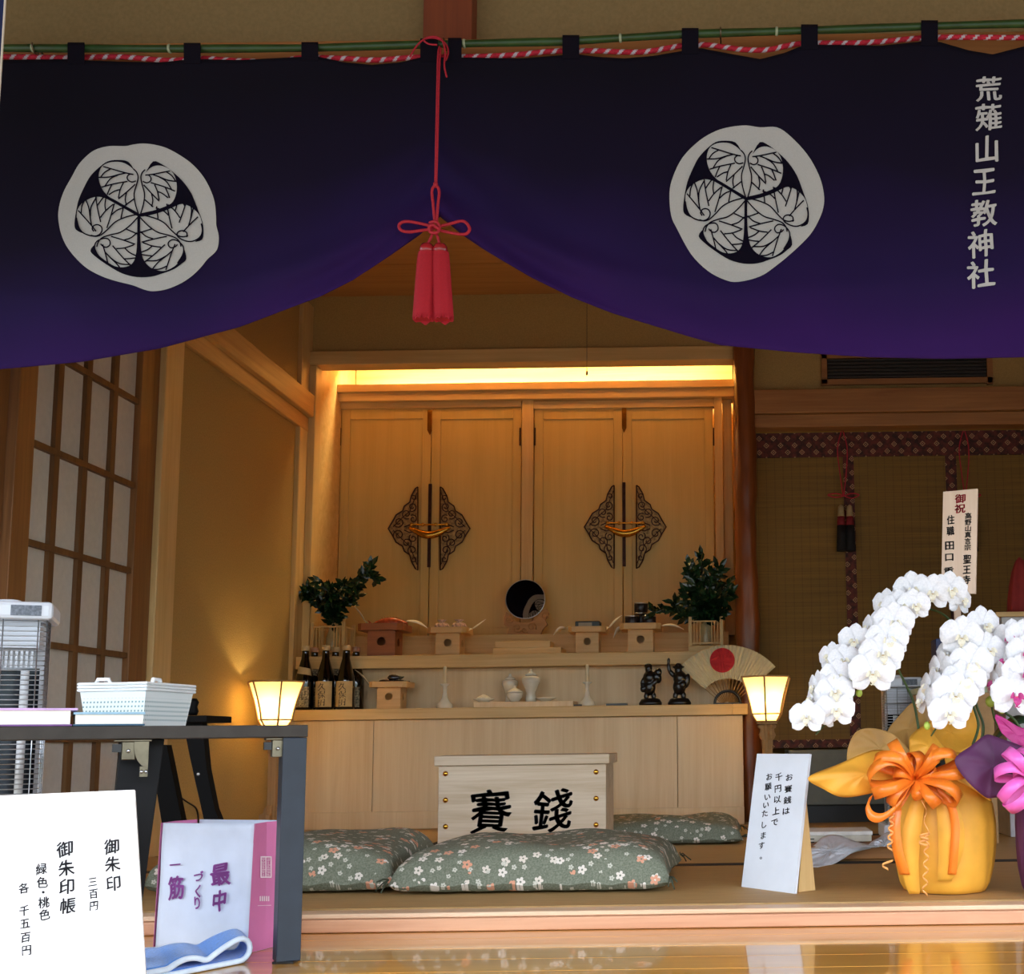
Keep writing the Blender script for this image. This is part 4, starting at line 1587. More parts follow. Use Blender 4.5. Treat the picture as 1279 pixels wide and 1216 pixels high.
def crest(mapfn, outline, outmap, name, sgn):
    mb = MB()
    v, f = fill2d(smooth2(outline, 4), 60 if outline is OUT_L else 34)
    mb.add([outmap(q, -sgn * 0.0022) for q in v], f, 0)
    for g in (GAP_TL, GAP_TR, GAP_B):
        v, f = fill2d(smooth2(g, 3), 45)
        mb.add([mapfn(q, -sgn * 0.0036) for q in v], f, 1)
    for k in range(3):
        for mir in (False, True):
            for vn in (VEIN if k == 0 else VEIN[:1] + VEIN[2:]) + (EXPL if k == 0 and not mir else []):
                ex = any(vn is q for q in EXPL)
                pl = spline([((p[0], p[1], 0) if ex else (*rot2(p, k * 2 * PI / 3, mir), 0)) for p in vn], 4)
                if not ex:
                    while len(pl) > 1 and not inpoly(pl[-1], INNER):
                        pl.pop()
                    while len(pl) > 1 and not inpoly(pl[0], INNER):
                        pl.pop(0)
                if len(pl) < 3:
                    continue
                V = []
                for i, p in enumerate(pl):
                    a, b = pl[max(i - 1, 0)], pl[min(i + 1, len(pl) - 1)]
                    t = (b - a).normalized()
                    nn = Vector((-t.y, t.x, 0)) * 4.5
                    V += [mapfn((p.x - nn.x, p.y - nn.y), -sgn * 0.0044), mapfn((p.x + nn.x, p.y + nn.y), -sgn * 0.0044)]
                mb.add(V, [(2 * i, 2 * i + 1, 2 * i + 3, 2 * i + 2) for i in range(len(pl) - 1)], 1)
    o = mb.build(name, [dye, dark_dye], ck)
    return o


mapL = lambda q, o: cloth(60 + q[0] / 5.561, 165 + q[1] / 5.561, o)
mapR = lambda q, o: cloth(932.3 + (q[0] - 640) / 5.561 * 0.975, 248.7 + (q[1] - 580) / 5.561 * 1.05, o)
outR = lambda q, o: cloth(839 + q[0] / 2.895, q[1] / 2.895, o)
for sg, nm in ((1, 'crest'), (-1, 'crest_reverse')):
    crest(mapL, OUT_L, mapL, nm, sg)
    crest(mapR, OUT_R, outR, nm, sg)
mb = MB()
letters(mb, [('荒', 1234.5, 111.5, 34, 32), ('山', 1232, 187, 34, 36), ('王', 1229, 227.5, 31, 38), ('教', 1228.5, 266.7, 34, 35), ('神', 1225, 305, 34, 36), ('社', 1225, 342.6, 36, 36)],
        lambda u, v: cloth(u, v, -0.0028), 0.0, 0.10, 0, 0.02, 0.022)
letters(mb, [('薙', 1234.5, 147, 35, 35)], lambda u, v: cloth(u, v, -0.0028), 0.0, 0.10, 0, 0.02, 0.018)
mb.build('lettering', plain('white_lettering_print', '#c4c6c8', 0.9, var=0.02, spec=0.1), ck)

# ---- bamboo pole
bam = plain('green_bamboo_skin', '#25451f', 0.35, var=0.15, scale=20)
node_m = plain('pale_bamboo_node', '#9aa88a', 0.5)
bp = thing('bamboo_pole', 'long green bamboo pole holding up the purple curtain', 'pole', tuple(U(640, 54, YP)))
mb = MB()
pts = [U(x, zpole(x), YP) for x in range(-180, 1491, 10)]
mb.tube(pts, [0.0088 + 0.0006 * math.sin(i * 0.31) for i in range(len(pts))], 12)
mb.build('culm', bam, bp)
for x in (42, 212, 580, 775, 970):
    mb = MB()
    a, b = U(x - 1.6, zpole(x), YP), U(x + 1.6, zpole(x), YP)
    mb.tube([a, a.lerp(b, 0.5), b], [0.0094, 0.0104, 0.0094], 12)
    mb.build('node', node_m, bp)
for x in (44, 556, 900):
    mb = MB()
    p = U(x, zpole(x), YP)
    mb.tube([p + Vector((0, 0.07, 0.004)), p + Vector((0, 0.014, 0.004)), p + Vector((0, 0.012, -0.008)), p + Vector((0, 0, -0.0125)), p + Vector((0, -0.0125, -0.003)), p + Vector((0, -0.013, 0.006))], 0.0018, 6)
    mb.build('hook', M['zinc'], bp)

# ---- red and white rope
rope_r = plain('red_rope_strand', '#c01a34', 0.75, var=0.12, scale=200)
rope_w = plain('white_rope_strand', '#cdbcc4', 0.8, var=0.05)
RP = [(-175, 71), (-60, 71), (20, 71), (85, 72), (150, 71), (210, 75.5), (250, 73), (300, 76), (345, 77), (380, 72), (430, 73), (470, 75), (522, 71.5), (600, 70.5), (650, 68), (690, 64), (740, 63.5), (800, 65),
      (850, 57.5), (880, 56), (905, 59), (930, 62), (960, 62), (1000, 54.5), (1060, 54), (1100, 52), (1150, 47.5), (1190, 46.5), (1279, 47), (1330, 46), (1480, 45)]
rp = spline([U(x, y, 2.552) for x, y in RP], 36)
mb = MB()
mb.tube(rp, 0.0058, 20, 0, stripe=(0.03, 0.3, 1))
tag(mb.build('twisted_rope', [rope_r, rope_w], None, tuple(U(640, 69, 2.55))), 'red and white twisted rope strung along the curtain top', 'rope')

# ---- red cord with bow and tassels
YTs = 2.455
tc = thing('tassel_cord', 'red cord with a bow and twin red tassels hanging at the curtain middle', 'tassel', tuple(U(541, 400, YTs)))
rc = M['red_cord']


def up(pts, Y=YTs):
    return [U(p[0], p[1], (p[2] if len(p) > 2 else Y)) for p in pts]


mb = MB()
mb.tube(spline(up([(549, 58, 2.505), (547, 70, 2.49), (546, 110, 2.475), (544.5, 180), (543.5, 231)]), 5), 0.0021, 7)
mb.build('cord', rc, tc)
mb = MB()
mb.tube(spline(up([(551, 60, 2.505), (549.5, 72, 2.49), (548, 110, 2.475), (546.5, 180), (545, 231)]), 5), 0.0021, 7)
mb.build('cord', rc, tc)
mb = MB()
mb.tube(spline(up([(512, 71, 2.50), (520, 58, 2.505), (530, 49, 2.505), (543, 47.5, 2.505), (555, 53, 2.505), (560, 64, 2.50), (557, 75, 2.49)]), 6), 0.002, 7)
mb.tube(spline(up([(546, 56, 2.50), (536, 55, 2.50), (530, 51, 2.50), (533, 47, 2.505), (545, 46, 2.505), (553, 52, 2.50), (556, 66, 2.49), (555, 82, 2.48), (558, 96, 2.475)]), 6), 0.002, 7)
mb.build('top_knot', rc, tc)
mb = MB()
mb.tube(spline(up([(543, 276), (541, 255), (539.5, 240), (541, 234), (544, 232), (547, 234), (548.5, 241), (547, 256), (545.5, 277)]), 6), 0.0032, 8)
mb.lathe([(0.003, 0), (0.005, 0.003), (0.005, 0.009), (0.003, 0.012)], U(544, 234, YTs), 10)
mb.build('hanging_eye', rc, tc)
for sg, pl in ((-1, [(541, 283), (525, 279), (508, 276.5), (500, 279), (498.5, 283.5), (502, 288), (512, 289.5), (528, 287.5), (542, 286)]),
               (1, [(545, 283), (560, 280), (576, 276), (583, 279), (586.5, 286), (583, 291.5), (575, 292.5), (560, 290), (546, 287)])):
    mb = MB()
    mb.tube(spline(up(pl), 6), 0.0034, 8)
    mb.build('bow_loop', rc, tc)
mb = MB()
mb.tube(spline(up([(537, 279, YTs - 0.008), (544, 277, YTs - 0.012), (549, 283, YTs - 0.008), (546, 290, YTs - 0.012), (538, 290, YTs - 0.008), (536, 284, YTs - 0.012), (541, 281, YTs - 0.014), (549, 287, YTs - 0.01)]), 6, True), 0.0034, 8)
mb.tube(spline(up([(541, 290), (538, 297), (534, 305)]), 5), 0.003, 8)
mb.tube(spline(up([(544, 290), (547, 297), (549, 305)]), 5), 0.003, 8)
mb.build('knot', rc, tc)
fr = plain('red_tassel_thread', '#b01428', 0.8, var=0.04, scale=300)
for cx, x0, x1 in ((533.5, 516.5, 541.5), (550, 541.8, 566)):
    c = U(cx, 309, YTs)
    mb = MB()
    mb.lathe([(0.003, 0.008), (0.012, 0.006), (0.0155, -0.001), (0.0165, -0.009), (0.013, -0.014)], c, 18)
    mb.build('tassel_cap', plain('red_tassel_cap', '#9c1c28', 0.25, var=0.2, coat=0.6), tc)
    a, b = U(x0, 400, YTs), U(x1, 398, YTs)
    cb_ = (a + b) / 2
    mb = MB()
    pr, cen = [], []
    H = c.z - 0.012 - cb_.z
    V, Fc = [], []
    N, R_ = 48, 14
    for j in range(R_ + 1):
        t = j / R_
        ctr = Vector((lerp(c.x, cb_.x, t ** 1.2), YTs, c.z - 0.011 - H * t))
        r0 = lerp(0.0175, (b.x - a.x) / 2 * 1.04, t ** 0.45)
        for k in range(N):
            an = 2 * PI * k / N
            rr = r0 * (1 + (0.05 if k % 2 else -0.03) + 0.02 * math.sin(9 * an + 3))
            zz = -0.004 * (math.sin(13 * an) + math.sin(29 * an)) * (1 if j == R_ else 0)
            V.append(ctr + Vector((rr * math.cos(an), rr * math.sin(an) * 0.8, zz)))
    for j in range(R_):
        for k in range(N):
            k2 = (k + 1) % N
            Fc.append((j * N + k2, j * N + k, (j + 1) * N + k, (j + 1) * N + k2))
    mb.add(V, Fc, 0, True)
    mb.f.append([len(mb.v) - N + k for k in range(N)]); mb.m.append(0); mb.sm.append(False)
    mb.build('tassel_fringe', fr, tc)

# navy banner edge at the far left
nv = thing('navy_banner', 'navy banner edge with a white border at the upper left corner', 'banner', tuple(U(-10, 60, 2.3)))
mb = MB()
mb.prism(up([(-75, -330), (14, -330), (6, -60), (5, 0), (-1.5, 105), (-12, 260), (-75, 330)], 2.3)[::-1], (0, 0.003, 0))
mb.build('banner_cloth', plain('navy_banner_cloth', '#16285a', 0.8), nv)
mb = MB()
mb.prism(up([(14, -330), (16.2, -330), (8.2, -60), (7, 0), (0.3, 105), (-10.5, 260), (-12, 260), (-1.5, 105), (5, 0), (6, -60)], 2.3)[::-1], (0, 0.003, 0))
mb.build('white_border', M['white_pap'], nv)

# ================================================================== BAMBOO BLINDS ON THE RIGHT
YBL = YB + 0.10
sud = NT('bamboo_blind_slats')
_w2 = sud.n('ShaderNodeTexWave', wave_type='BANDS', bands_direction='Z', inp={'Scale': 90.0, 'Distortion': 0.3})
sud.l(sud.coord(), _w2.inputs['Vector'])
_n3 = sud.n('ShaderNodeTexNoise', inp={'Scale': 1.0, 'Detail': 3.0})
sud.l(sud.coord((2.0, 2.0, 160)), _n3.inputs['Vector'])
_wv = sud.n('ShaderNodeTexWave', wave_type='BANDS', bands_direction='X', inp={'Scale': 8.0, 'Distortion': 0.1})
sud.l(sud.coord(), _wv.inputs['Vector'])
_ff = sud.math('MULTIPLY', sud.math('ADD', sud.math('MULTIPLY', _n3.outputs['Fac'], 0.7), sud.math('MULTIPLY', _w2.outputs['Fac'], 0.3)), 1.0)
_ff = sud.math('SUBTRACT', _ff, sud.math('MULTIPLY', sud.math('GREATER_THAN', _wv.outputs['Fac'], 0.97), 0.12))
sud.l(sud.ramp(_ff, [(0.2, lin('#5e4214')), (0.75, lin('#8f6c26'))]), sud.b.inputs['Base Color'])
sud.b.inputs['Roughness'].default_value = 0.7

bro = NT('brocade_border')
_tc = bro.n('ShaderNodeTexCoord')
_sep = bro.n('ShaderNodeSeparateXYZ')
bro.l(_tc.outputs['Object'], _sep.inputs[0])
PER = 0.066
def _tri(sock, ph):
    f = bro.math('FRACT', bro.math('ADD', bro.math('DIVIDE', sock, PER), ph))
    return bro.math('ABSOLUTE', bro.math('SUBTRACT', f, 0.5))
_d = None
for ph in (0.0, 0.5):
    dsum = bro.math('ADD', _tri(_sep.outputs[0], ph), _tri(_sep.outputs[2], ph))
    q = bro.math('COMPARE', dsum, 0.17, 0.035)
    q2 = bro.math('LESS_THAN', dsum, 0.06)
    s_ = bro.math('MAXIMUM', q, q2)
    _d = s_ if _d is None else bro.math('MAXIMUM', _d, s_)
_nb = bro.n('ShaderNodeTexNoise', inp={'Scale': 45.0})
bro.l(bro.coord(), _nb.inputs['Vector'])
_base = bro.ramp(_nb.outputs['Fac'], [(0.35, lin('#351410')), (0.65, lin('#6a2a20'))])
bro.l(bro.mix(bro.math('MULTIPLY', _d, 0.75), _base, lin('#c09a72')), bro.b.inputs['Base Color'])
bro.b.inputs['Roughness'].default_value = 0.7
bl = thing('bamboo_blind', 'wide bamboo blind with reddish brocade borders right of the log pillar', 'blind', tuple(U(1110, 930, YBL)))
mb = MB()
xa = U(944, 700, YBL).x
zt = b2 + 0.02
zb_ = U(1100, 931, YBL).z
mb.box((xa, YBL, zb_), (XR - 0.05, YBL + 0.006, zt))
mb.build('slat_mat', sud.mat, bl)
mb = MB()
pbox(mb, 944, 500, 1460, 568, YBL - 0.012, 0.01)
mb.build('brocade_valance', bro.mat, bl)
for x0, x1 in ((1057.5, 1071), (1187, 1201), (1330, 1344)):
    mb = MB()
    a, b = U(x0, 750, YBL - 0.004), U(x1, 750, YBL - 0.004)
    mb.box((a.x, YBL - 0.004, zb_ + 0.03), (b.x, YBL, U(1060, 568, YBL).z))
    mb.build('brocade_strip', bro.mat, bl)
mb = MB()
mb.box((xa, YBL - 0.005, zb_ - 0.005), (XR - 0.05, YBL, zb_ + 0.032))
mb.build('brocade_hem', bro.mat, bl)


def blind_tassel(dx, label):
    Yq = YBL - 0.05
    f = lambda x, y: U(x + dx, y, Yq)
    t = thing('blind_tassel', label, 'tassel', tuple(f(1056, 688)), 'tassels hanging before the blind')
    mb = MB()
    mb.tube(spline([f(1051, 538), f(1046, 560), f(1049, 590), f(1053, 618)], 6), 0.0028, 6)
    mb.tube(spline([f(1053, 538), f(1058, 560), f(1057, 590), f(1054, 618)], 6), 0.0028, 6)
    mb.build('cord', rc, t)
    mb = MB()
    mb.tube(spline([f(1054, 619), f(1044, 616), f(1034, 618), f(1044, 621), f(1054, 619), f(1064, 616), f(1073, 618), f(1064, 622), f(1054, 619)], 5), 0.003, 6)
    mb.build('bow', rc, t)
    cr_m = plain('cream_tassel_thread', '#9c8460', 0.8)
    rd_m = plain('dark_red_tassel_thread', '#7a1420', 0.8)
    bk_m = plain('black_tassel_thread', '#0f0d14', 0.8, var=0.2)
    for cx in (1050, 1061):
        c = f(cx, 630)
        z1_, z2_, z3_ = f(cx, 645).z - c.z, f(cx, 656).z - c.z, f(cx, 688).z - c.z
        w = lambda a, z: 1 + 0.05 * math.sin(14 * a)
        mb = MB()
        mb.lathe([(0.003, 0.0), (0.012, -0.008), (0.0165, z1_)], c, 28, wob=w)
        mb.build('head', cr_m, t)
        mb = MB()
        mb.lathe([(0.0165, z1_), (0.0195, z2_)], c, 28, wob=w)
        mb.build('red_band', rd_m, t)
        mb = MB()
        mb.lathe([(0.0195, z2_), (0.024, z3_)], c, 28, wob=w)
        mb.build('skirt', bk_m, t)
    return t


blind_tassel(0, 'black and red tassel on a red cord before the blind, fully visible')
blind_tassel(152, 'tassel on a red cord partly hidden behind the wooden gift plaque')

# low grey cabinet under the blind, boxes and cabinets at the back right
lc = thing('low_cabinet', 'low dark grey cabinet beneath the bamboo blind', 'cabinet', (0.8, 5.1, 0))
lg = plain('dark_grey_laminate', '#58594f', 0.5, var=0.05)
yl = 5.12
mb = MB()
x0_ = U(985, 960, yl).x
pz0, pz1 = U(1100, 1004, yl).z, U(1100, 935, yl).z
mb.box((x0_, yl, pz0), (XR - 0.03, yl + 0.3, pz1))
mb.build('body', lg, lc, bevel=0.003)
mb = MB()
mb.box((x0_ + 0.02, yl + 0.03, 0.001), (XR - 0.05, yl + 0.28, pz0))
mb.build('plinth', M['black'], lc)
gc = thing('grey_cabinet', 'pale grey cabinet with a wooden top at the right edge', 'cabinet', (1.1, 4.4, 0))
yg = 4.3
mb = MB()
a, b = U(1252, 800, yg), U(1400, 800, yg)
zt = U(1265, 770, yg).z
mb.box((a.x, yg, 0.001), (b.x, yg + 0.35, zt))
mb.build('body', plain('pale_grey_panel', '#b9b8ba', 0.5), gc, bevel=0.003)
mb = MB()
mb.box((U(1243, 768, yg).x, yg - 0.012, zt), (b.x + 0.02, yg + 0.36, U(1265, 764, yg).z))
mb.build('top', M['pine_x'], gc, bevel=0.002)
rd = U(1287, 764, yg)
mb = MB()
zt2 = U(1265, 764, yg).z + 0.0005
mb.lathe([(0.052, 0), (0.048, 0.05), (0.04, 0.11), (0.03, 0.16), (0.016, 0.2), (0.004, 0.215)], (rd.x, yg + 0.12, zt2), 28, wob=lambda a, z: 1 + 0.10 * math.sin(9 * a))
tag(mb.build('draped_cloth', plain('dark_red_cloth', '#8a2422', 0.8), None, (rd.x, yg + 0.12, zt2)), 'dark red draped cloth standing on the pale grey cabinet', 'cloth')
cbx = thing('cardboard_box', 'brown cardboard box with a pale green lid behind the orchids', 'box', tuple(G(1200, 1030)))
yx = 4.05
mb = MB()
a, b = U(1152, 880, yx), U(1241, 880, yx)
zq = U(1200, 865, yx).z
mb.box((a.x, yx, 0.001), (b.x, yx + 0.22, zq))
mb.build('box_body', plain('brown_cardboard', '#a98458', 0.8), cbx, bevel=0.002)
mb = MB()
zq2 = U(1200, 857, yx).z
mb.box((a.x - 0.004, yx - 0.006, zq), (b.x + 0.004, yx + 0.226, zq2))
mb.build('lid', plain('pale_green_board', '#a8b89a', 0.7), cbx, bevel=0.002)
mb = MB()
a, b = U(1172, 830, yx), U(1197, 830, yx)
mb.box((a.x, yx + 0.03, zq2 + 0.0005), (b.x, yx + 0.13, U(1185, 797, yx + 0.03).z))
tag(mb.build('navy_box', plain('navy_card', '#1c2c5c', 0.5), None, (a.x, yx + 0.05, zq2), bevel=0.002), 'dark navy box standing on the pale green lid', 'box')
# ================================================================== OFFERTORY BOX, CUSHIONS
YBX = 3.86
ow = wood('offertory_box_wood', '#c4ab8a', '#decbb0', 'x', 0.55, 0.9, contrast=1.3)
bx = thing('offertory_box', 'pale wooden offertory box with two large black characters on the front', 'box', tuple(U(652, 1066, YBX)))
p = U(652, 1000, YBX)
xa, xb = U(547, 1010, YBX).x, U(757, 1010, YBX).x
zt = U(652, 955, YBX).z
zl_ = U(652, 942.5, YBX).z
mb = MB()
mb.box((xa, YBX, 0.0015), (xb, YBX + 0.016, zt))
mb.build('front_panel', ow, bx, bevel=0.002)
for sx in (xa, xb - 0.016):
    mb = MB()
    mb.box((sx, YBX + 0.0165, 0.0015), (sx + 0.016, YBX + 0.26, zt))
    mb.build('side_panel', ow, bx, bevel=0.002)
mb = MB()
mb.box((xa + 0.0165, YBX + 0.244, 0.0015), (xb - 0.0165, YBX + 0.26, zt))
mb.build('back_panel', ow, bx)
mb = MB()
mb.box((xa - 0.012, YBX - 0.012, zt + 0.0005), (xb + 0.012, YBX + 0.272, zl_))
mb.build('lid', ow, bx, bevel=0.003)
for px in (556.5, 744.5):
    for py in (966 - (px - 556) * 0.012, 999 - (px - 556) * 0.012, 1032 - (px - 556) * 0.012):
        mb = MB()
        q = U(px, py, YBX)
        R = Matrix.Rotation(PI / 2, 3, 'X')
        mb.ell((q.x, YBX - 0.001, q.z), (0.0085, 0.006, 0.0085), n=16, m=10)
        mb.build('round_stud', M['gold'], bx)
bf = lambda u, v: Vector((U(u, v, YBX).x, YBX - 0.0012, U(u, v, YBX).z))
for it in (('賽', 612.5, 1013, 53, 57), ('錢', 690, 1012, 51, 55)):
    mb = MB()
    letters(mb, [it], bf, 0.0, 0.10, 0, 0.03, 0.02)
    mb.build('lettering', M['ink'], bx)

# ---- floor cushions
cu = NT('green_flowered_cushion_cloth')
_tc = cu.n('ShaderNodeTexCoord')


def flowers(scale, rad, pet, seedv, keep):
    mp = cu.n('ShaderNodeMapping')
    mp.inputs['Scale'].default_value = (scale, scale, scale * 0.8)
    mp.inputs['Location'].default_value = seedv
    cu.l(_tc.outputs['Object'], mp.inputs['Vector'])
    vo = cu.n('ShaderNodeTexVoronoi', voronoi_dimensions='3D', feature='F1', inp={'Scale': 1.0, 'Randomness': 0.85})
    cu.l(mp.outputs[0], vo.inputs['Vector'])
    sub = cu.n('ShaderNodeVectorMath', operation='SUBTRACT')
    cu.l(mp.outputs[0], sub.inputs[0])
    cu.l(vo.outputs['Position'], sub.inputs[1])
    sp = cu.n('ShaderNodeSeparateXYZ')
    cu.l(sub.outputs[0], sp.inputs[0])
    yz = cu.math('ADD', sp.outputs[1], sp.outputs[2])
    ang = cu.math('ARCTAN2', yz, sp.outputs[0])
    rr = cu.math('SQRT', cu.math('ADD', cu.math('MULTIPLY', sp.outputs[0], sp.outputs[0]), cu.math('MULTIPLY', yz, yz)))
    pr = cu.math('ADD', 0.55, cu.math('MULTIPLY', cu.math('ABSOLUTE', cu.math('COSINE', cu.math('MULTIPLY', ang, 2.5))), 0.5))
    inside = cu.math('LESS_THAN', rr, cu.math('MULTIPLY', pr, rad))
    hole = cu.math('GREATER_THAN', rr, rad * 0.22)
    sc_ = cu.n('ShaderNodeSeparateColor')
    cu.l(vo.outputs['Color'], sc_.inputs[0])
    k = cu.math('GREATER_THAN', sc_.outputs[0], keep)
    near = cu.math('LESS_THAN', vo.outputs['Distance'], rad * 1.4)
    m = cu.math('MULTIPLY', cu.math('MULTIPLY', inside, hole), cu.math('MULTIPLY', k, near))
    return m, sc_.outputs[1]


_nz = cu.n('ShaderNodeTexNoise', inp={'Scale': 260.0, 'Detail': 3.0})
cu.l(_tc.outputs['Object'], _nz.inputs['Vector'])
col = cu.ramp(_nz.outputs['Fac'], [(0.3, lin('#656a58')), (0.7, lin('#858a78'))])
for (sc_, rad, sd, keep, c1) in ((22, 0.24, (3, 7, 1), 0.15, '#d9cfc0'), (18, 0.22, (9, 2, 5), 0.25, '#d69a7c'), (38, 0.24, (1, 4, 8), 0.2, '#c4c2b2'), (21, 0.23, (20, 3, 2), 0.3, '#e0d8cc')):
    m, rnd = flowers(sc_, rad, 5, sd, keep)
    col = cu.mix(m, col, lin(c1))
cu.l(col, cu.b.inputs['Base Color'])
cu.b.inputs['Roughness'].default_value = 0.8
cu.b.inputs['Specular IOR Level'].default_value = 0.2
cu.bump(_nz.outputs['Fac'], 0.3, 0.002)


def cushion(loc, a, b, h, rot, label, seed):
    r = random.Random(seed)
    ph = [r.uniform(0, 6) for _ in range(6)]
    t = thing('floor_cushion', label, 'cushion', (0, 0, 0), 'flowered floor cushions')
    n = 44
    V, Fc = [], []

    def pt(i, j, sg):
        u, v = -1 + 2 * i / n, -1 + 2 * j / n
        # slight inward sweep of the sides, pulled corners
        x = a * u * (1 - 0.055 * (1 - v * v))
        y = b * v * (1 - 0.055 * (1 - u * u))
        e = max(0.0, (1 - abs(u) ** 6.0) * (1 - abs(v) ** 6.0)) ** 0.36
        lump = 1 + 0.10 * math.sin(3.1 * u + ph[0]) * math.sin(2.7 * v + ph[1]) + 0.06 * math.sin(7 * u + ph[2] + 2 * v)
        wr = 0.0025 * math.sin(22 * u + 9 * v + ph[3]) * (1 - e) * 1.2
        zz = h * 0.30 + (sg * h * (0.70 if sg > 0 else 0.30) * e * (lump if sg > 0 else 1.0)) + wr
        zz -= (1 - e) * h * 0.10
        return Vector((x, y, max(zz, 0.0015)))
    for sg in (1, -1):
        b0 = len(V)
        for j in range(n + 1):
            for i in range(n + 1):
                V.append(pt(i, j, sg))
        w = n + 1
        for j in range(n):
            for i in range(n):
                q = (b0 + j * w + i, b0 + j * w + i + 1, b0 + (j + 1) * w + i + 1, b0 + (j + 1) * w + i)
                Fc.append(q if sg > 0 else q[::-1])
    mb = MB()
    mb.add(V, Fc, 0, True)
    mb.build('pad', cu.mat, t)
    for sx in (-1, 1):
        for sy in (-1, 1):
            mb = MB()
            c = Vector((sx * a * 0.985, sy * b * 0.985, h * 0.34))
            for k in range(5):
                an = r.uniform(-0.9, 0.9) + math.atan2(sy, sx)
                d = Vector((math.cos(an), math.sin(an), r.uniform(-0.9, 0.2))) * 0.03
                e2 = c + d
                e2.z = max(e2.z, 0.004)
                mb.tube([c, c + d * 0.5 + Vector((0, 0, 0.004)), e2], 0.0016, 5)
            mb.build('corner_tuft', plain('dark_green_thread', '#39402e', 0.8), t)
    t.location = loc
    t.rotation_euler = (0, 0, rot)
    return t


gl, gr = G(486, 1119), G(840, 1117)
w = (gr - gl).length
cen = (gl + gr) / 2
cushion((cen.x, cen.y + 0.27, 0.0005), w / 2, 0.27, 0.115, -0.01, 'green flowered floor cushion in front of the offertory box', 1)
q = U(526, 1085, 3.2)
cushion((q.x - 0.305, 3.2, 0.0005), 0.30, 0.27, 0.125, 0.02, 'green flowered floor cushion at the left, partly behind the black table leg', 2)
q = U(930, 1050, 4.35)
cushion((q.x - 0.29, 4.40, 0.0005), 0.285, 0.25, 0.085, 0.0, 'green flowered floor cushion at the back, right of the offertory box', 3)

# ================================================================== SIGNS


def plane_fn(p0, nrm, eps=0.0):
    nrm = nrm.normalized()

    def f(u, v):
        d = ray(u, v)
        k = (p0 - CAMO).dot(nrm) / d.dot(nrm)
        return CAMO + d * k - nrm * eps * (1 if nrm.dot(d) > 0 else -1)
    return f


# small white sign on the tatami
B0, B1 = G(926, 1107), G(994, 1116)
wv = (B1 - B0)
dirT = ray(945.5, 941)
k = (B0 - CAMO).dot(wv) / dirT.dot(wv)
T0 = CAMO + dirT * k
upv = T0 - B0
wv = wv * (67.5 / 69.0)
nn = wv.cross(upv).normalized()
if nn.y > 0:
    nn = -nn
sg = thing('price_sign', 'small white sign with three columns of handwriting, leaning on the tatami', 'sign', tuple(B0 + wv / 2))
mb = MB()
mb.prism([B0, B0 + wv, B0 + wv + upv, B0 + upv], -nn * 0.007)
mb.build('board', plain('white_board', '#dfe4ea', 0.6, var=0.01), sg, bevel=0.001)
Pf = plane_fn(B0, nn, 0.0012)
mb = MB()
letters(mb, [(c, x, y, 10, 9.5) for c, x, y in zip('お賽銭は', (986, 985, 984, 982), (970.5, 985, 999, 1012.6))]
        + [(c, x, y, 9.5, 10) for c, x, y in zip('千円以上で', (973.2, 972, 971, 969.6, 968), (970, 984.5, 998, 1012.6, 1026.6))]
        + [(c, x, y, 8.5, 9.5) for c, x, y in zip('お願いいたします。', (961, 960, 958.7, 957, 955.7, 954.3, 953.6, 951.6, 953.5), (969.7, 982, 995, 1005, 1015.5, 1029.5, 1043, 1055.6, 1068))],
        Pf, 0.0, 0.22, 0, 0.02, 0.02)
mb.build('lettering', M['ink'], sg)
mb = MB()
c0, c1 = B0 + wv * 0.93 + upv * 0.72 - nn * 0.008, B0 + wv * 0.93 - nn * 0.075
c1.z = 0.001
c2 = B0 + wv * 0.93 - nn * 0.02
c2.z = 0.001
mb.prism([c0, c2, c1], wv.normalized() * 0.006)
mb.build('stand_leg', M['pine'], sg)
mb = MB()
c3 = B0 + wv * 0.3 - nn * 0.012
c3.z = 0.001
mb.box((c3.x, c3.y, 0.001), (c3.x + 0.035, c3.y + 0.02, 0.006))
mb.build('stand_foot', M['pine'], sg)

# large white board at the lower left
PB0, PB1 = U(-30, 1262, 1.86), U(184, 1262, 1.90)
PT = U(168, 986, 2.0)
TL_ = U(-40, 996, 1.96)
wvec = PB1 - PB0
nn2 = wvec.cross(PT - PB1).normalized()
if nn2.y > 0:
    nn2 = -nn2
pf0 = plane_fn(PB1, nn2)
zmin = ZF + 0.001
cor = [pf0(-40, 1262), pf0(184.5, 1262), pf0(168, 986), pf0(-40, 995)]
dz = zmin - min(c.z for c in cor)
cor[0].z += 0; cor[1].z += 0
low = min(cor[0].z, cor[1].z)
for i, j in ((0, 3), (1, 2)):
    d = cor[i] - cor[j]
    cor[i] = cor[j] + d * ((zmin - cor[j].z) / d.z)
pb = thing('price_board', 'large white handwritten board standing before the table at the lower left', 'sign', tuple((cor[0] + cor[1]) / 2))
mb = MB()
mb.prism(cor, -nn2 * 0.006)
mb.build('board', plain('white_paper_board', '#f2f0ec', 0.7, var=0.01), pb)
Pg = plane_fn(PB1, nn2, 0.0012)
mb = MB()
it = [(c, x, y, 20, 20) for c, x, y in zip('御朱印', (140, 141, 142), (1057, 1079, 1103))]
it += [(c, x, y, 12, 13) for c, x, y in zip('三百円', (116, 117, 117.5), (1101, 1116, 1131))]
it += [(c, x, y, 21, 21) for c, x, y in zip('御朱印帳', (81.5, 83, 84, 85), (1060, 1084, 1107, 1131))]
it += [(c, x, y, 14.5, 15) for c, x, y in zip('緑色・桃色', (52, 53, 54, 55, 56), (1085, 1102, 1114, 1127, 1142))]
it += [(c, x, y, 13.5, 14) for c, x, y in zip('各千五百円', (30, 30.5, 31.5, 32.3, 33.3), (1109, 1137, 1153, 1170, 1186))]
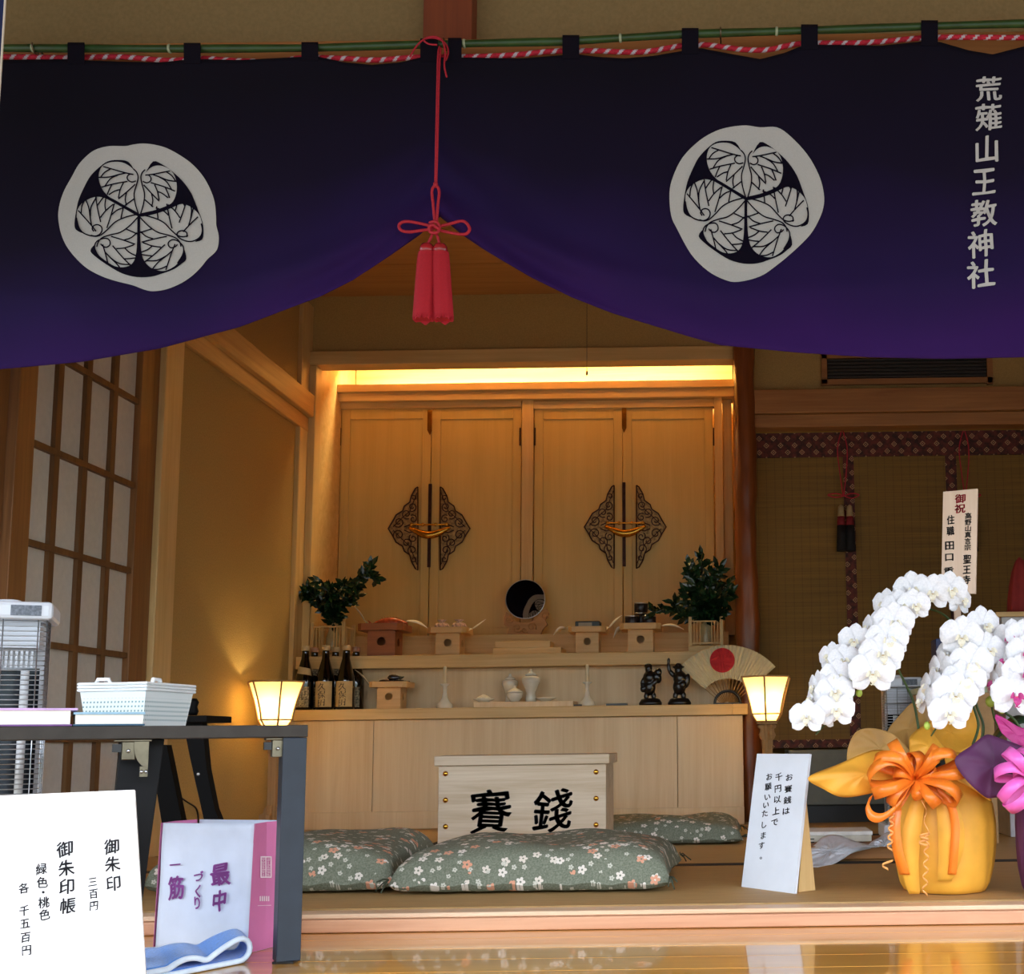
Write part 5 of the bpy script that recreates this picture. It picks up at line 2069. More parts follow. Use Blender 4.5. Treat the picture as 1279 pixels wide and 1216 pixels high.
letters(mb, it, Pg, 0.0, 0.16, 0, 0.025, 0.02)
mb.build('lettering', M['ink'], pb)
mb = MB()
cm = (cor[2] + cor[3]) / 2 * 0.6 + (cor[0] + cor[1]) / 2 * 0.4
ft = (cor[0] + cor[1]) / 2 - Vector((nn2.x, nn2.y, 0)).normalized() * 0.13
ft.z = zmin
ex = wvec.normalized()
mb.prism([cm - nn2 * 0.007 - ex * 0.03, cm - nn2 * 0.007 + ex * 0.03, ft + ex * 0.03, ft - ex * 0.03], -nn2 * 0.004)
mb.build('stand_leg', M['pine'], pb)

# ================================================================== LOW BLACK TABLE AND WHAT STANDS ON IT
TA = math.radians(30)
tt, qq = Vector((math.cos(TA), math.sin(TA), 0)), Vector((-math.sin(TA), math.cos(TA), 0))
P0 = U(385, 905, 2.29)
zt_ = P0.z
tf = plane_fn(P0, qq)
LT, DT = 0.80, 0.24
steel_b = plain('dark_painted_steel', '#222a34', 0.4, 0.0, var=0.05, spec=0.35)
rail_m = plain('table_edge_band', '#3a3631', 0.6, var=0.08, spec=0.2)
tb = thing('folding_table', 'low black folding table with steel frame, at the left', 'table', (P0.x - 0.2, P0.y, ZF))
mb = MB()
c = [P0, P0 - tt * LT, P0 - tt * LT + qq * DT, P0 + qq * DT]
zb = U(385, 920, 2.29).z
mb.hexa([Vector((p.x, p.y, zb)) for p in (c[1], c[0], c[3], c[2])] + [Vector((p.x, p.y, zt_)) for p in (c[1], c[0], c[3], c[2])])
mb.build('tabletop', rail_m, tb, bevel=0.0015)


def tleg(s_, d_, w, dep, tilt=0.0, wb=None):
    mb = MB()
    wb = wb or w
    base = P0 - tt * s_ + qq * d_
    v = []
    for z, ww, sh in ((ZF + 0.004, wb, tilt), (zb - 0.0005, w, 0.0)):
        for a, b in ((1, 0), (0, 0), (0, 1), (1, 1)):
            p = base - tt * (a * ww + sh) + qq * (b * dep)
            v.append(Vector((p.x, p.y, z)))
    mb.hexa(v)
    o = mb.build('leg', steel_b if tilt == 0 else plain('matt_black_steel', '#0a0b0d', 0.6, var=0.05, spec=0.2), tb, bevel=0.002)
    mb = MB()
    cc = base - tt * (wb / 2 + tilt) + qq * dep / 2
    mb.box((cc.x - wb * 0.45, cc.y - wb * 0.45, ZF + 0.0005), (cc.x + wb * 0.45, cc.y + wb * 0.45, ZF + 0.0045))
    mb.build('foot_cap', M['black'], o)
    return o


tleg(0.001, 0.001, 0.043, 0.043)
a, b = tf(209, 925), tf(153, 925)
s0_, s1_ = (P0 - a).dot(tt), (P0 - b).dot(tt)
tleg(s0_, 0.05, s1_ - s0_, 0.04, 0.035, (s1_ - s0_) * 0.75)


def bracket(px0, px1, py0, py1, label):
    mb = MB()
    f = plane_fn(P0 + qq * 0.012, qq)
    a, b = f(px0, py0 + 1), f(px1, py0 + 1)
    w = (b - a).length
    h = 0.05
    o = a.copy(); o.z = zb - 0.001
    def L(u, d_, z): return o + tt * (u * w) + qq * d_ + Vector((0, 0, z))
    def bxx(u0, u1, d0, d1, z0, z1): mb.hexa([L(u0, d0, z0), L(u1, d0, z0), L(u1, d1, z0), L(u0, d1, z0), L(u0, d0, z1), L(u1, d0, z1), L(u1, d1, z1), L(u0, d1, z1)])
    bxx(-0.2, 1.1, -0.004, 0.02, -0.004, 0.0)
    bxx(0.08, 0.55, -0.002, 0.02, -0.036, -0.004)
    mb.build('hinge_bracket', M['zinc'], tb, bevel=0.0012)
    mb = MB()
    arc = [L(0.5, -0.006, -0.004)] + [L(1.0 - 0.52 * math.cos(PI / 2 * i / 8), -0.006, -0.008 - 0.042 * math.sin(PI / 2 * i / 8)) for i in range(9)] + [L(1.0, -0.006, -0.004)]
    mb.prism(arc, qq * 0.003)
    bxx(0.72, 1.0, -0.005, 0.004, -0.066, -0.048)
    mb.build('hinge_plate', M['zinc'], tb)
    mb = MB()
    for u, z in ((0.3, -0.02), (0.78, -0.057), (0.94, -0.057)):
        q_ = L(u, -0.007, z)
        mb.ell(q_, (0.0032, 0.0032, 0.0032), n=10, m=6)
    mb.build('screws', M['steel'], tb)
    mb = MB()
    bxx(-0.25, 0.06, 0.0, 0.012, -0.022, -0.008)
    mb.build('release_lever', M['black'], tb)


bracket(338, 368, 921, 960, 1)
bracket(150, 186, 922, 964, 2)

# books lying on the table
tfr = plane_fn(P0 + qq * 0.012, qq)


def book(px0, px1, pytop, label, cov, dep=0.105, lift=0.0):
    a, b = tfr(px0, 903), tfr(px1, 903)
    a.z = b.z = zt_ + 0.001
    hgt = tfr(px1, pytop).z - zt_ - 0.001
    t = thing('stamp_book', label, 'book', tuple((a + b) / 2), 'books on the black table')
    def slab(name, m, z0, z1, i0, i1, lf=0.0):
        mb = MB()
        e = [a + tt * i0 + qq * i0, b - tt * i1 + qq * i0, b - tt * i1 + qq * (dep - i0), a + tt * i0 + qq * (dep - i0)]
        mb.hexa([Vector((p.x, p.y, zt_ + 0.001 + z0)) for p in e] + [Vector((p.x, p.y, zt_ + 0.001 + z1 + (lf if k in (1, 2) else 0))) for k, p in enumerate(e)])
        return mb.build(name, m, t)
    slab('pages', M['white_pap'], 0.003, hgt - 0.004, 0.003, 0.003)
    slab('lower_cover', cov[0], 0.0, 0.0029, 0.0, 0.0)
    slab('upper_cover', cov[1], hgt - 0.0039, hgt, 0.0, -lift)
    return t


book(-45, 90, 884, 'pink and lavender covered stamp book at the left edge of the table', (plain('purple_book_cover', '#7a4a88', 0.6), plain('lavender_book_cover', '#c9a6d4', 0.6)), 0.12, 0.008)
book(91.5, 181, 889, 'blue covered stamp book lying before the white baskets', (plain('dark_teal_cover', '#23506a', 0.6), plain('pale_blue_cover', '#8fb4c8', 0.6)))

# nested white baskets
bk = NT('white_woven_plastic')
_tcb = bk.n('ShaderNodeTexCoord')
_sp = bk.n('ShaderNodeSeparateXYZ')
bk.l(_tcb.outputs['Object'], _sp.inputs[0])
def _cell(s_, per, wid):
    return bk.math('LESS_THAN', bk.math('ABSOLUTE', bk.math('SUBTRACT', bk.math('FRACT', bk.math('DIVIDE', s_, per)), 0.5)), wid)
_hx = bk.math('ADD', _sp.outputs[0], _sp.outputs[1])
_hole = bk.math('MULTIPLY', _cell(_hx, 0.0062, 0.22), _cell(_sp.outputs[2], 0.0085, 0.2))
_band = bk.math('MULTIPLY', bk.math('GREATER_THAN', _sp.outputs[2], 0.006), bk.math('LESS_THAN', _sp.outputs[2], 0.054))
_hole = bk.math('MULTIPLY', _hole, _band)
bk.l(bk.mix(_hole, lin('#e6ecea'), lin('#7fa0a0')), bk.b.inputs['Base Color'])
bk.b.inputs['Roughness'].default_value = 0.45
C0 = tfr(181, 904) + qq * 0.125
C0.z = zt_ + 0.001
C0 = Vector((U(181, 890, C0.y).x, C0.y, C0.z))
bd = math.radians(84)
rd_, ld_ = Vector((math.cos(bd), math.sin(bd), 0)), Vector((-math.sin(bd), math.cos(bd), 0))
hB = U(200, 861, C0.y).z - zt_
LF = 86 * C0.y / F * 1.02
LD = 0.165
for i in range(3):
    zo_ = 0.006 * i
    t = thing('woven_basket', ('white woven plastic basket, the outermost of the nested stack', 'white woven plastic basket nested in the middle of the stack', 'white woven plastic basket on top of the nested stack')[i], 'basket', tuple(C0 + Vector((0, 0, zo_))), 'nested baskets on the table')
    mb = MB()
    sh = 0.008 + 0.0045 * i

    def ring(z, ins):
        o = C0 + Vector((0, 0, z + zo_))
        return [o + rd_ * ins + ld_ * ins, o + rd_ * (LD - ins) + ld_ * ins, o + rd_ * (LD - ins) + ld_ * (LF - ins), o + rd_ * ins + ld_ * (LF - ins)]
    e = 0.0045 * i * 0
    o1, o2 = ring(0.0, 0.009 + 0.0035 * i), ring(hB, 0.0 + 0.0005 * i)
    i1, i2 = ring(0.003, 0.0115 + 0.0035 * i), ring(hB, 0.0028 + 0.0005 * i)
    V = o1 + o2 + i1 + i2
    Fc = [(0, 3, 2, 1), (8, 9, 10, 11)]
    for k in range(4):
        k2 = (k + 1) % 4
        Fc += [(k, k2, 4 + k2, 4 + k), (8 + k2, 8 + k, 12 + k, 12 + k2), (4 + k, 4 + k2, 12 + k2, 12 + k)]
    mb.add(V, Fc)
    mb.build('basket_body', bk.mat, t)
    mb = MB()
    r1 = ring(hB, -0.002)
    mb.tube(r1, 0.0028, 6, closed=True, smooth=False)
    mb.build('rim', plain('white_plastic', '#e8eceb', 0.4, var=0.01), t)
    if i == 2:
        for f in (0.35, 0.97):
            mb = MB()
            base = (C0 + ld_ * (LF * (1 - f) if f < 0.9 else 0.0) + rd_ * (0.0 if f < 0.9 else LD * 0.2)) + Vector((0, 0, zo_ + hB))
            d = ld_ if f < 0.9 else rd_
            mb.tube([base - d * 0.014, base - d * 0.011 + Vector((0, 0, 0.008)), base + d * 0.011 + Vector((0, 0, 0.008)), base + d * 0.014], 0.004, 8)
            mb.build('handle', plain('white_plastic_handle', '#eef0ef', 0.4, var=0.01), t)

# ---- paper bag
K0 = G(309, 1191, ZF)
K1 = G(352, 1180, ZF)
sdir = (K1 - K0); sw = sdir.length; sdir.normalize()
if K1.y > 2.615:
    K1 = K0 + sdir * sw * (2.615 - K0.y) / (K1.y - K0.y); sw = (K1 - K0).length
fd = Vector((-sdir.y, sdir.x, 0))
fw = 0.19
d = ray(192, 1172)
# width of the front so that its left lower corner falls at pixel x = 192
best = min((abs(((K0 + fd * w_) - CAMO).dot(CR) / ((K0 + fd * w_) - CAMO).dot(W0) * F + PX - 194), w_) for w_ in [0.08 + 0.004 * i for i in range(60)])
fw = best[1]
hb = (U(317, 1029, K0.y).z - ZF)
bag = thing('paper_bag', 'white and pink paper shopping bag with purple characters under the table', 'bag', (K0.x, K0.y, ZF))
bagw = plain('bag_white_paper', '#c9cfdc', 0.7, var=0.04, scale=12)
bagp = plain('bag_pink_paper', '#c9709e', 0.7, var=0.04, scale=12)


def crump(p, s_=1.0):
    return Vector((0, 0.002 * math.sin(p.x * 90 + p.z * 40), 0)) * s_


def bagp_fn(o, dirv, L, flare):
    def f(u, v):
        p = o + dirv * (u * L) + Vector((0, 0, 0.001 + v * hb))
        n = Vector((dirv.y, -dirv.x, 0))
        return p + n * (0.0022 * math.sin(u * 17 + v * 3) * math.sin(v * 9 + u * 2) * v) + dirv * (flare * v)
    return f


mb = MB()
Ff = bagp_fn(K0 + fd * fw, -fd, fw, 0.006)
mb.grid(Ff, 20, 20)
mb.build('front_panel', bagw, bag, solid=0.0006)
mb = MB()
ns = Vector((sdir.y, -sdir.x, 0))


def side(o):
    def f(u, v):
        fold = (1 - abs(2 * u - 1)) * 0.012 * v
        return o + sdir * (u * sw) + Vector((0, 0, 0.001 + v * hb)) + fd * fold - fd * 0.006 * v
    return f


mb.grid(side(K0), 16, 16, smooth=False)
mb.build('gusset', bagp, bag, solid=0.0006)
mb = MB()
mb.grid(side(K0 + fd * (fw + 0.006)), 16, 16, smooth=False)
mb.build('gusset', bagp, bag, solid=0.0006)
mb = MB()
mb.grid(bagp_fn(K0 + fd * fw + sdir * sw, -fd, fw, 0.006), 16, 16)
mb.add([K0 + Vector((0, 0, 0.001)), K0 + fd * fw + Vector((0, 0, 0.001)), K0 + fd * fw + sdir * sw + Vector((0, 0, 0.001)), K0 + sdir * sw + Vector((0, 0, 0.001))], [(0, 1, 2, 3)])
mb.build('back_panel', bagw, bag, solid=0.0006)
pn = Vector((fd.y, -fd.x, 0)).normalized()
if pn.y > 0: pn = -pn
bfn = plane_fn(K0, pn, 0.0042)
mb = MB()
bag_print = plain('purple_bag_print', '#8a3f8c', 0.7)
letters(mb, [('最', 277, 1091, 25, 30), ('中', 276, 1124, 19, 28)], bfn, 0.0, 0.10, 0, 0.03, 0.04)
tag(mb.build('lettering', bag_print, bag), 'purple brush characters at the right')
mb = MB()
letters(mb, [('づ', 249.5, 1094, 13, 14), ('く', 249.5, 1112, 12, 18), ('り', 248, 1127, 11, 18)], bfn, 0.0, 0.10, 0, 0.03, 0.04)
tag(mb.build('lettering', bag_print, bag), 'purple brush characters in the middle')
mb = MB()
letters(mb, [('一', 221, 1079, 14, 14), ('筋', 222, 1108, 20, 30)],
        bfn, 0.0, 0.10, 0, 0.03, 0.04)
tag(mb.build('lettering', bag_print, bag), 'purple brush characters at the left')
sfn = plane_fn(K0, fd, 0.0016)
mb = MB()
for a in ((324.5, 1069, 326, 1096), (337, 1069, 338.5, 1096), (324.5, 1069, 338.5, 1070.6), (324.5, 1094.4, 338.5, 1096), (330.6, 1070, 331.8, 1095)):
    mb.add([sfn(a[0], a[3]), sfn(a[2], a[3]), sfn(a[2], a[1]), sfn(a[0], a[1])], [(0, 1, 2, 3)])
rs = random.Random(2)
for cx in (328.2, 334.4):
    for k in range(12):
        yy = 1072 + k * 1.9
        x0, x1 = cx - rs.uniform(0.8, 2.2), cx + rs.uniform(0.8, 2.2)
        mb.add([sfn(x0, yy + 0.7), sfn(x1, yy + 0.7), sfn(x1, yy), sfn(x0, yy)], [(0, 1, 2, 3)])
tag(mb.build('seal_print', plain('pale_seal_print', '#e6cfd8', 0.7), bag), 'pale seal print')
mb = MB()
for k in range(5):
    x0 = 323.5 + k * 2.6
    mb.add([sfn(x0, 1125), sfn(x0 + 1.6, 1125), sfn(x0 + 1.6, 1118.5), sfn(x0, 1119)], [(0, 1, 2, 3)])
mb.add([sfn(321, 1131), sfn(338, 1130.4), sfn(338, 1129.8), sfn(321, 1130.4)], [(0, 1, 2, 3)])
tag(mb.build('caption_print', plain('pale_print', '#e6cfd8', 0.7), bag), 'small pale caption')

# ---- folded blue mat with white piping
bm = plain('blue_towelling', '#2f86de', 0.9, var=0.08, scale=200, bump=0.4, sheen=0.3)
QA, QB, QC, QD = G(150, 1234, ZF), G(299, 1204, ZF), G(290, 1193, ZF), G(140, 1199, ZF)
mat_ = thing('folded_mat', 'blue folded mat with white piping lying on the varnished boards', 'mat', tuple((QA + QB) / 2))


def matp(u, w):
    # u along the folded profile 0..1, w across
    L1, AR = 0.46, 0.08
    if u < L1:
        s_, z = u / L1, 0.006
        s_ = s_
        ox = 0.0
    elif u < L1 + AR:
        a = (u - L1) / AR * PI
        s_, z = 1.0, 0.006 + 0.02 * (1 - math.cos(a))
        ox = 0.022 * math.sin(a)
    else:
        s_ = 1 - (u - L1 - AR) / (1 - L1 - AR)
        k_ = 1 - s_
        z = 0.046 - 0.03 * min(1, k_ * 3.2) ** 1.4 + 0.012 * math.sin(max(0, k_ - 0.28) * 9) * (1 - w * 0.4)
        z = max(z, 0.0165)
        ox = 0.0
    p = QA.lerp(QB, s_).lerp(QD.lerp(QC, s_), w)
    dr_ = (QB - QA).normalized()
    p = p + dr_ * ox
    p.z = ZF + z
    return p


mb = MB()
mb.grid(lambda u, v: matp(u, v), 90, 10)
mb.build('cloth', bm, mat_, solid=0.009)
for w_ in (0.0, 1.0):
    mb = MB()
    mb.tube([matp(i / 90, w_) for i in range(91)], 0.0053, 8)
    mb.build('piping', plain('white_piping', '#d8e6f2', 0.8), mat_)

# ---- black folding stand behind the bag
YSn = 3.15
fs = thing('folding_stand', 'black crossed-leg folding stand behind the paper bag', 'stand', tuple(G(260, 1110)))
blk = plain('black_stand_metal', '#050506', 0.65, var=0.05, spec=0.15)
mb = MB()
pl = [(228, 897), (252, 897), (258, 960), (268, 1010), (288, 1060), (300, 1098), (284, 1098), (270, 1062), (256, 1030), (246, 985), (236, 940)]
w3 = [U(x, y, YSn) for x, y in pl]
for v in w3: v.z = max(v.z, 0.001)
mb.prism(w3[::-1], (0, 0.03, 0))
o = mb.build('leg', blk, fs, bevel=0.002)
mb = MB()
mb.ell(U(247.5, 966.5, YSn), (0.0045, 0.003, 0.0045), n=12, m=8)
mb.build('bolt', M['steel'], o)
mb = MB()
pl = [(196, 930), (208, 930), (228, 1030), (244, 1098), (222, 1098), (204, 1040), (196, 990)]
w3 = [U(x, y, YSn + 0.06) for x, y in pl]
for v in w3: v.z = max(v.z, 0.001)
mb.prism(w3[::-1], (0, 0.03, 0))
mb.build('leg', blk, fs, bevel=0.002)
mb = MB()
pbox(mb, 205, 893.5, 258, 902, YSn - 0.03, 0.16)
mb.build('top_bar', blk, fs, bevel=0.002)
mb = MB()
mb.lathe([(0.012, 0), (0.016, 0.01), (0.012, 0.022), (0.016, 0.034), (0.01, 0.044)], U(240, 893, YSn + 0.03), 14)
mb.build('knob', blk, fs)
cw = thing('power_cord', 'thin dark power cord on the plaster wall near the left lamp', 'cord', tuple(wl(248, 1040)))
mb = MB()
mb.tube(spline([Vector((XL + 0.003, wl(x, y).y, max(wl(x, y).z, 0.003))) for x, y in ((221, 993), (234, 1002), (243, 1008), (246, 1016), (247, 1030), (248, 1048))], 5), 0.0028, 6)
mb.build('cable', M['black'], cw)


# ================================================================== ELECTRIC HEATERS
def heater(x1, Y, zb0, ztop, w, dep, label):
    t = thing('electric_heater', label, 'heater', (x1 - w / 2, Y + dep / 2, zb0), 'electric heaters')
    x0 = x1 - w
    wp = plain('heater_white_plastic', '#d5dbe2', 0.35, var=0.02)
    mb = MB()
    mb.box((x0 - 0.012, Y - 0.012, ztop - 0.036), (x1 + 0.012, Y + dep, ztop))
    mb.build('top_cap', wp, t, bevel=0.008)
    mb = MB()
    mb.box((x0 - 0.02, Y - 0.03, zb0 + 0.001), (x1 + 0.02, Y + dep + 0.02, zb0 + 0.05))
    mb.build('base', wp, t, bevel=0.008)
    mb = MB()
    zu = ztop - 0.036
    mb.box((x0 + 0.004, Y + dep - 0.02, zb0 + 0.05), (x1 - 0.004, Y + dep, zu))
    mb.build('rear_shell', wp, t)
    mb = MB()
    mb.box((x0 + 0.008, Y + 0.02, zu - 0.055), (x1 - 0.012, Y + dep - 0.021, zu - 0.001))
    for i in range(int(w / 0.009) - 3):
        mb.box((x0 + 0.014 + i * 0.009, Y + 0.0185, zu - 0.095), (x0 + 0.0185 + i * 0.009, Y + 0.024, zu - 0.06))
    mb.build('control_panel', wp, t)
    mb = MB()
    mb.grid(lambda u, v: Vector((lerp(x0 + 0.01, x1 - 0.01, u), Y + 0.035 + 0.05 * (1 - (2 * u - 1) ** 2), lerp(zb0 + 0.052, zu - 0.096, v))), 16, 2)
    mb.build('reflector', plain('dark_mirror_reflector', '#3c4048', 0.15, 0.9, var=0.1), t)
    for f in (0.32, 0.84):
        mb = MB()
        q0 = x0 + w * f
        mb.tube([(q0, Y + 0.03, zb0 + 0.06), (q0, Y + 0.03, zu - 0.10)], 0.008, 12)
        mb.build('quartz_tube', plain('white_quartz_tube', '#e4e8ea', 0.2, var=0.02), t)
    mb = MB()
    z = zb0 + 0.056
    while z < zu:
        mb.tube([(x0, Y + dep * 0.55, z), (x0, Y + 0.006, z), (x0 + 0.006, Y, z), (x1 - 0.006, Y, z), (x1, Y + 0.006, z), (x1, Y + dep * 0.55, z)], 0.0013, 5)
        z += 0.0098
    for f in (0.06, 0.36, 0.66, 0.94):
        mb.tube([(x0 + w * f, Y - 0.0014, zb0 + 0.05), (x0 + w * f, Y - 0.0014, zu)], 0.0013, 5)
    for f in (0.1, 0.3, 0.5):
        for xx in (x0 - 0.001, x1 + 0.001):
            mb.tube([(xx, Y + dep * f, zb0 + 0.05), (xx, Y + dep * f, zu)], 0.0015, 5)
    mb.build('wire_guard', M['steel'], t)
    mb = MB()
    mb.box((x1 - 0.062, Y - 0.0135, ztop - 0.029), (x1 - 0.008, Y - 0.012, ztop - 0.008))
    mb.build('warning_label', plain('grey_label', '#6a727c', 0.6, var=0.2, scale=200), t)
    mb = MB()
    mb.tube(spline([(x1 - 0.1, Y + dep * 0.4, ztop - 0.002), (x1 - 0.09, Y + dep * 0.4, ztop + 0.004), (x1 - 0.06, Y + dep * 0.4, ztop + 0.004), (x1 - 0.05, Y + dep * 0.4, ztop - 0.002)], 4), 0.006, 8)
    mb.build('handle', wp, t)
    return t


YH, HA, HW, HD = 2.42, math.radians(24), 0.22, 0.15
hT = U(53, 860, YH)
hx = hT.x - (HW / 2 * math.cos(HA) + HD / 2 * math.sin(HA))
hy = YH - (HW / 2 * math.sin(HA) - HD / 2 * math.cos(HA))
ht_ = heater(hx + HW / 2, hy - HD / 2, ZF, U(30, 752.5, YH).z, HW, HD, 'white electric heater with wire guard behind the black table')
ht_.rotation_euler = (0, 0, HA)
YH2 = 4.33
heater(U(1148, 860, YH2).x, YH2, 0.0, U(1125, 845.5, YH2).z, 0.125, 0.12, 'white electric heater with wire guard behind the orange-wrapped orchid')

# ================================================================== BOX AND PLASTIC BAGS
Yb = 3.72
wbx = thing('white_box', 'shallow white box on the tatami behind the small white sign', 'box', tuple(G(1045, 1072)))
mb = MB()
a, b = U(1001, 1055, Yb), U(1089, 1055, Yb)
z0, z1 = U(1045, 1066, Yb).z, U(1045, 1038, Yb).z
z0 = max(0.042, z0)
mb.box((a.x, Yb, z0), (b.x, Yb + 0.16, z1 - 0.012))
mb.build('box_body', plain('cream_white_card', '#cfcab8', 0.6), wbx, bevel=0.002)
mb = MB()
mb.box((a.x - 0.003, Yb - 0.003, z1 - 0.012), (b.x + 0.003, Yb + 0.163, z1))
mb.build('lid', plain('white_card', '#e2dfd6', 0.6), wbx, bevel=0.002)
mb = MB()
for yy in (1047, 1051):
    pbox(mb, 1012, yy, 1017, yy + 1.3, Yb - 0.0008, 0.0006)
mb.build('printed_mark', M['ink'], wbx)
ws = thing('wooden_slab', 'low reddish wooden slab under the white box and plastic bags', 'board', tuple(G(1070, 1085)))
mb = MB()
a, b = U(990, 1070, 3.6), U(1120, 1070, 3.6)
mb.box((a.x, 3.6, 0.0015), (b.x, 3.95, 0.04))
mb.build('slab', M['brown_x'], ws, bevel=0.003)
plas = plain('translucent_plastic_film', '#e2e6ec', 0.5, var=0.04, scale=30)
r = random.Random(11)


def film(label, pts, cen, Yf, Yb_, seed, zfix=0.0):
    r = random.Random(seed)
    B = spline([(x, y, 0) for x, y in pts], 5, True)
    cx, cy = cen
    V, Fc = [], []
    n = len(B)
    R_ = 9
    ymin, ymax = min(p.y for p in B), max(p.y for p in B)
    for j in range(R_ + 1):
        for k in range(n):
            t = j / R_
            x, y = lerp(cx, B[k].x, t), lerp(cy, B[k].y, t)
            f = (y - ymin) / (ymax - ymin)
            Y = lerp(Yb_, Yf, f) - 0.03 * math.cos(t * PI / 2) + 0.006 * math.sin(k * 1.7 + j * 1.1) + 0.005 * math.sin(x * 0.35 + y * 0.8)
            p = U(x, y, Y)
            p.z = max(p.z, zfix)
            V.append(p)
    for j in range(R_):
        for k in range(n):
            k2 = (k + 1) % n
            Fc.append((j * n + k, j * n + k2, (j + 1) * n + k2, (j + 1) * n + k))
    mb = MB()
    mb.add(V, Fc, 0, True)
    c = U(cx, max(p.y for p in B), Yf)
    return tag(mb.build('plastic_bag', plas, None, (c.x, Yf, max(zfix, 0)), solid=0.002), label, 'bag', 'plastic bags behind the sign')


film('pale plastic bag draped over the white box, its flap hanging down', [(998, 1064), (1016, 1056), (1030, 1044), (1048, 1043), (1066, 1050), (1092, 1055), (1106, 1056), (1070, 1063), (1050, 1074), (1022, 1089), (998, 1091), (994, 1076)], (1038, 1062), 3.40, 3.70, 5, 0.001)
film('crumpled pale plastic bag at the right, beside the orange orchid wrapper', [(1082, 1059), (1090, 1050), (1098, 1046), (1106, 1040), (1118, 1040), (1122, 1052), (1118, 1065), (1104, 1064), (1090, 1067), (1076, 1064)], (1104, 1055), 3.52, 3.64, 6, 0.045)
# ================================================================== ORCHIDS
petal = NT('white_orchid_petal')
_tc = petal.n('ShaderNodeTexCoord')
_nz = petal.n('ShaderNodeTexNoise', inp={'Scale': 9.0, 'Detail': 4.0})
petal.l(_tc.outputs['Object'], _nz.inputs['Vector'])
petal.l(petal.ramp(_nz.outputs['Fac'], [(0.3, lin('#e2e4e8')), (0.7, lin('#f4f4f6'))]), petal.b.inputs['Base Color'])
petal.b.inputs['Roughness'].default_value = 0.6
petal.b.inputs['Subsurface Weight'].default_value = 0.15
petal.b.inputs['Subsurface Radius'].default_value = (0.01, 0.01, 0.01)
lip_y = plain('yellowish_orchid_lip', '#ebe6cf', 0.5, var=0.08, scale=20)
lip_p = plain('magenta_orchid_lip', '#c63f8a', 0.5, var=0.15, scale=20)
throat = plain('brown_speckled_throat', '#c4a878', 0.5, var=0.2, scale=40)
throat_p = plain('red_orchid_throat', '#e0506a', 0.5, var=0.2, scale=40)
grn = plain('orchid_stem_green', '#3c5426', 0.5, var=0.2)
grn_l = plain('orchid_bud_green', '#a9c04e', 0.4, var=0.15)
leafg = plain('orchid_leaf_green', '#1d3a24', 0.35, var=0.15)


def petal_into(mb, ang, L, W, y0, cup, mat=0, tipy=0.0):
    d = Vector((math.cos(ang), 0, math.sin(ang)))
    s_ = Vector((-math.sin(ang), 0, math.cos(ang)))

    def f(u, v):
        t, q = v, u * 2 - 1
        wd = W * (math.sin(PI * min(1.0, 0.06 + t * 0.94)) ** 0.62) * (0.55 + 0.6 * t if t < 0.75 else 1.0)
        y = y0 - cup * math.sin(PI * t) * 0.35 + abs(q) ** 2 * cup * 0.35 + tipy * t * t + 0.02 * math.sin(5 * q + 3 * t)
        return d * (L * (0.02 + 0.98 * t)) + s_ * (q * wd) + Vector((0, y, 0))
    mb.grid(f, 8, 8, mat)


def blossom_mesh(lip, thr):
    mb = MB()
    petal_into(mb, PI / 2, 0.98, 0.42, 0.10, 0.12)
    petal_into(mb, PI * 1.22, 0.98, 0.40, 0.12, 0.12)
    petal_into(mb, PI * 1.78, 0.98, 0.40, 0.12, 0.12)
    petal_into(mb, PI * 0.09, 1.02, 0.66, 0.02, 0.22, tipy=0.05)
    petal_into(mb, PI * 0.91, 1.02, 0.66, 0.02, 0.22, tipy=0.05)
    mb.grid(lambda u, v: Vector(((u * 2 - 1) * 0.17 * math.sin(PI * (0.15 + 0.8 * v)), -0.16 - 0.22 * math.sin(PI * v * 0.8), -0.05 - 0.42 * v)), 6, 6, 1)
    for sg in (-1, 1):
        mb.grid(lambda u, v: Vector((sg * (0.05 + 0.24 * u), -0.10 - 0.26 * math.sin(PI * 0.5 * u), -0.14 + 0.26 * v * math.sin(PI * (0.2 + 0.7 * u)) - 0.06 * u)), 6, 4, 1)
        mb.tube([(0, -0.26, -0.46), (sg * 0.06, -0.32, -0.52), (sg * 0.12, -0.34, -0.47)], [0.03, 0.02, 0.012], 5, 1)
    mb.ell((0, -0.14, 0.0), (0.08, 0.14, 0.1), 0, 10, 7)
    mb.ell((0, -0.20, -0.13), (0.09, 0.06, 0.07), 2, 10, 7)
    me = bpy.data.meshes.new('blossom')
    me.from_pydata([tuple(v) for v in mb.v], [], mb.f)
    for m_ in (petal.mat, lip, thr):
        me.materials.append(m_)
    me.polygons.foreach_set('material_index', mb.m)
    me.polygons.foreach_set('use_smooth', mb.sm)
    me.update()
    return me


BW, BP = blossom_mesh(lip_y, throat), blossom_mesh(lip_p, throat_p)


def blossom(plant, me, x, y, Y, yaw=0.0, pitch=0.0, roll=0.0, s=1.0):
    o = bpy.data.objects.new('blossom', me)
    COL.objects.link(o)
    o.parent = plant
    o.location = U(x, y, Y) - ORG[plant.name]
    o.rotation_euler = Euler((pitch, roll, yaw), 'XYZ')
    k = 0.049 * s
    o.scale = (k, k, k)
    return o


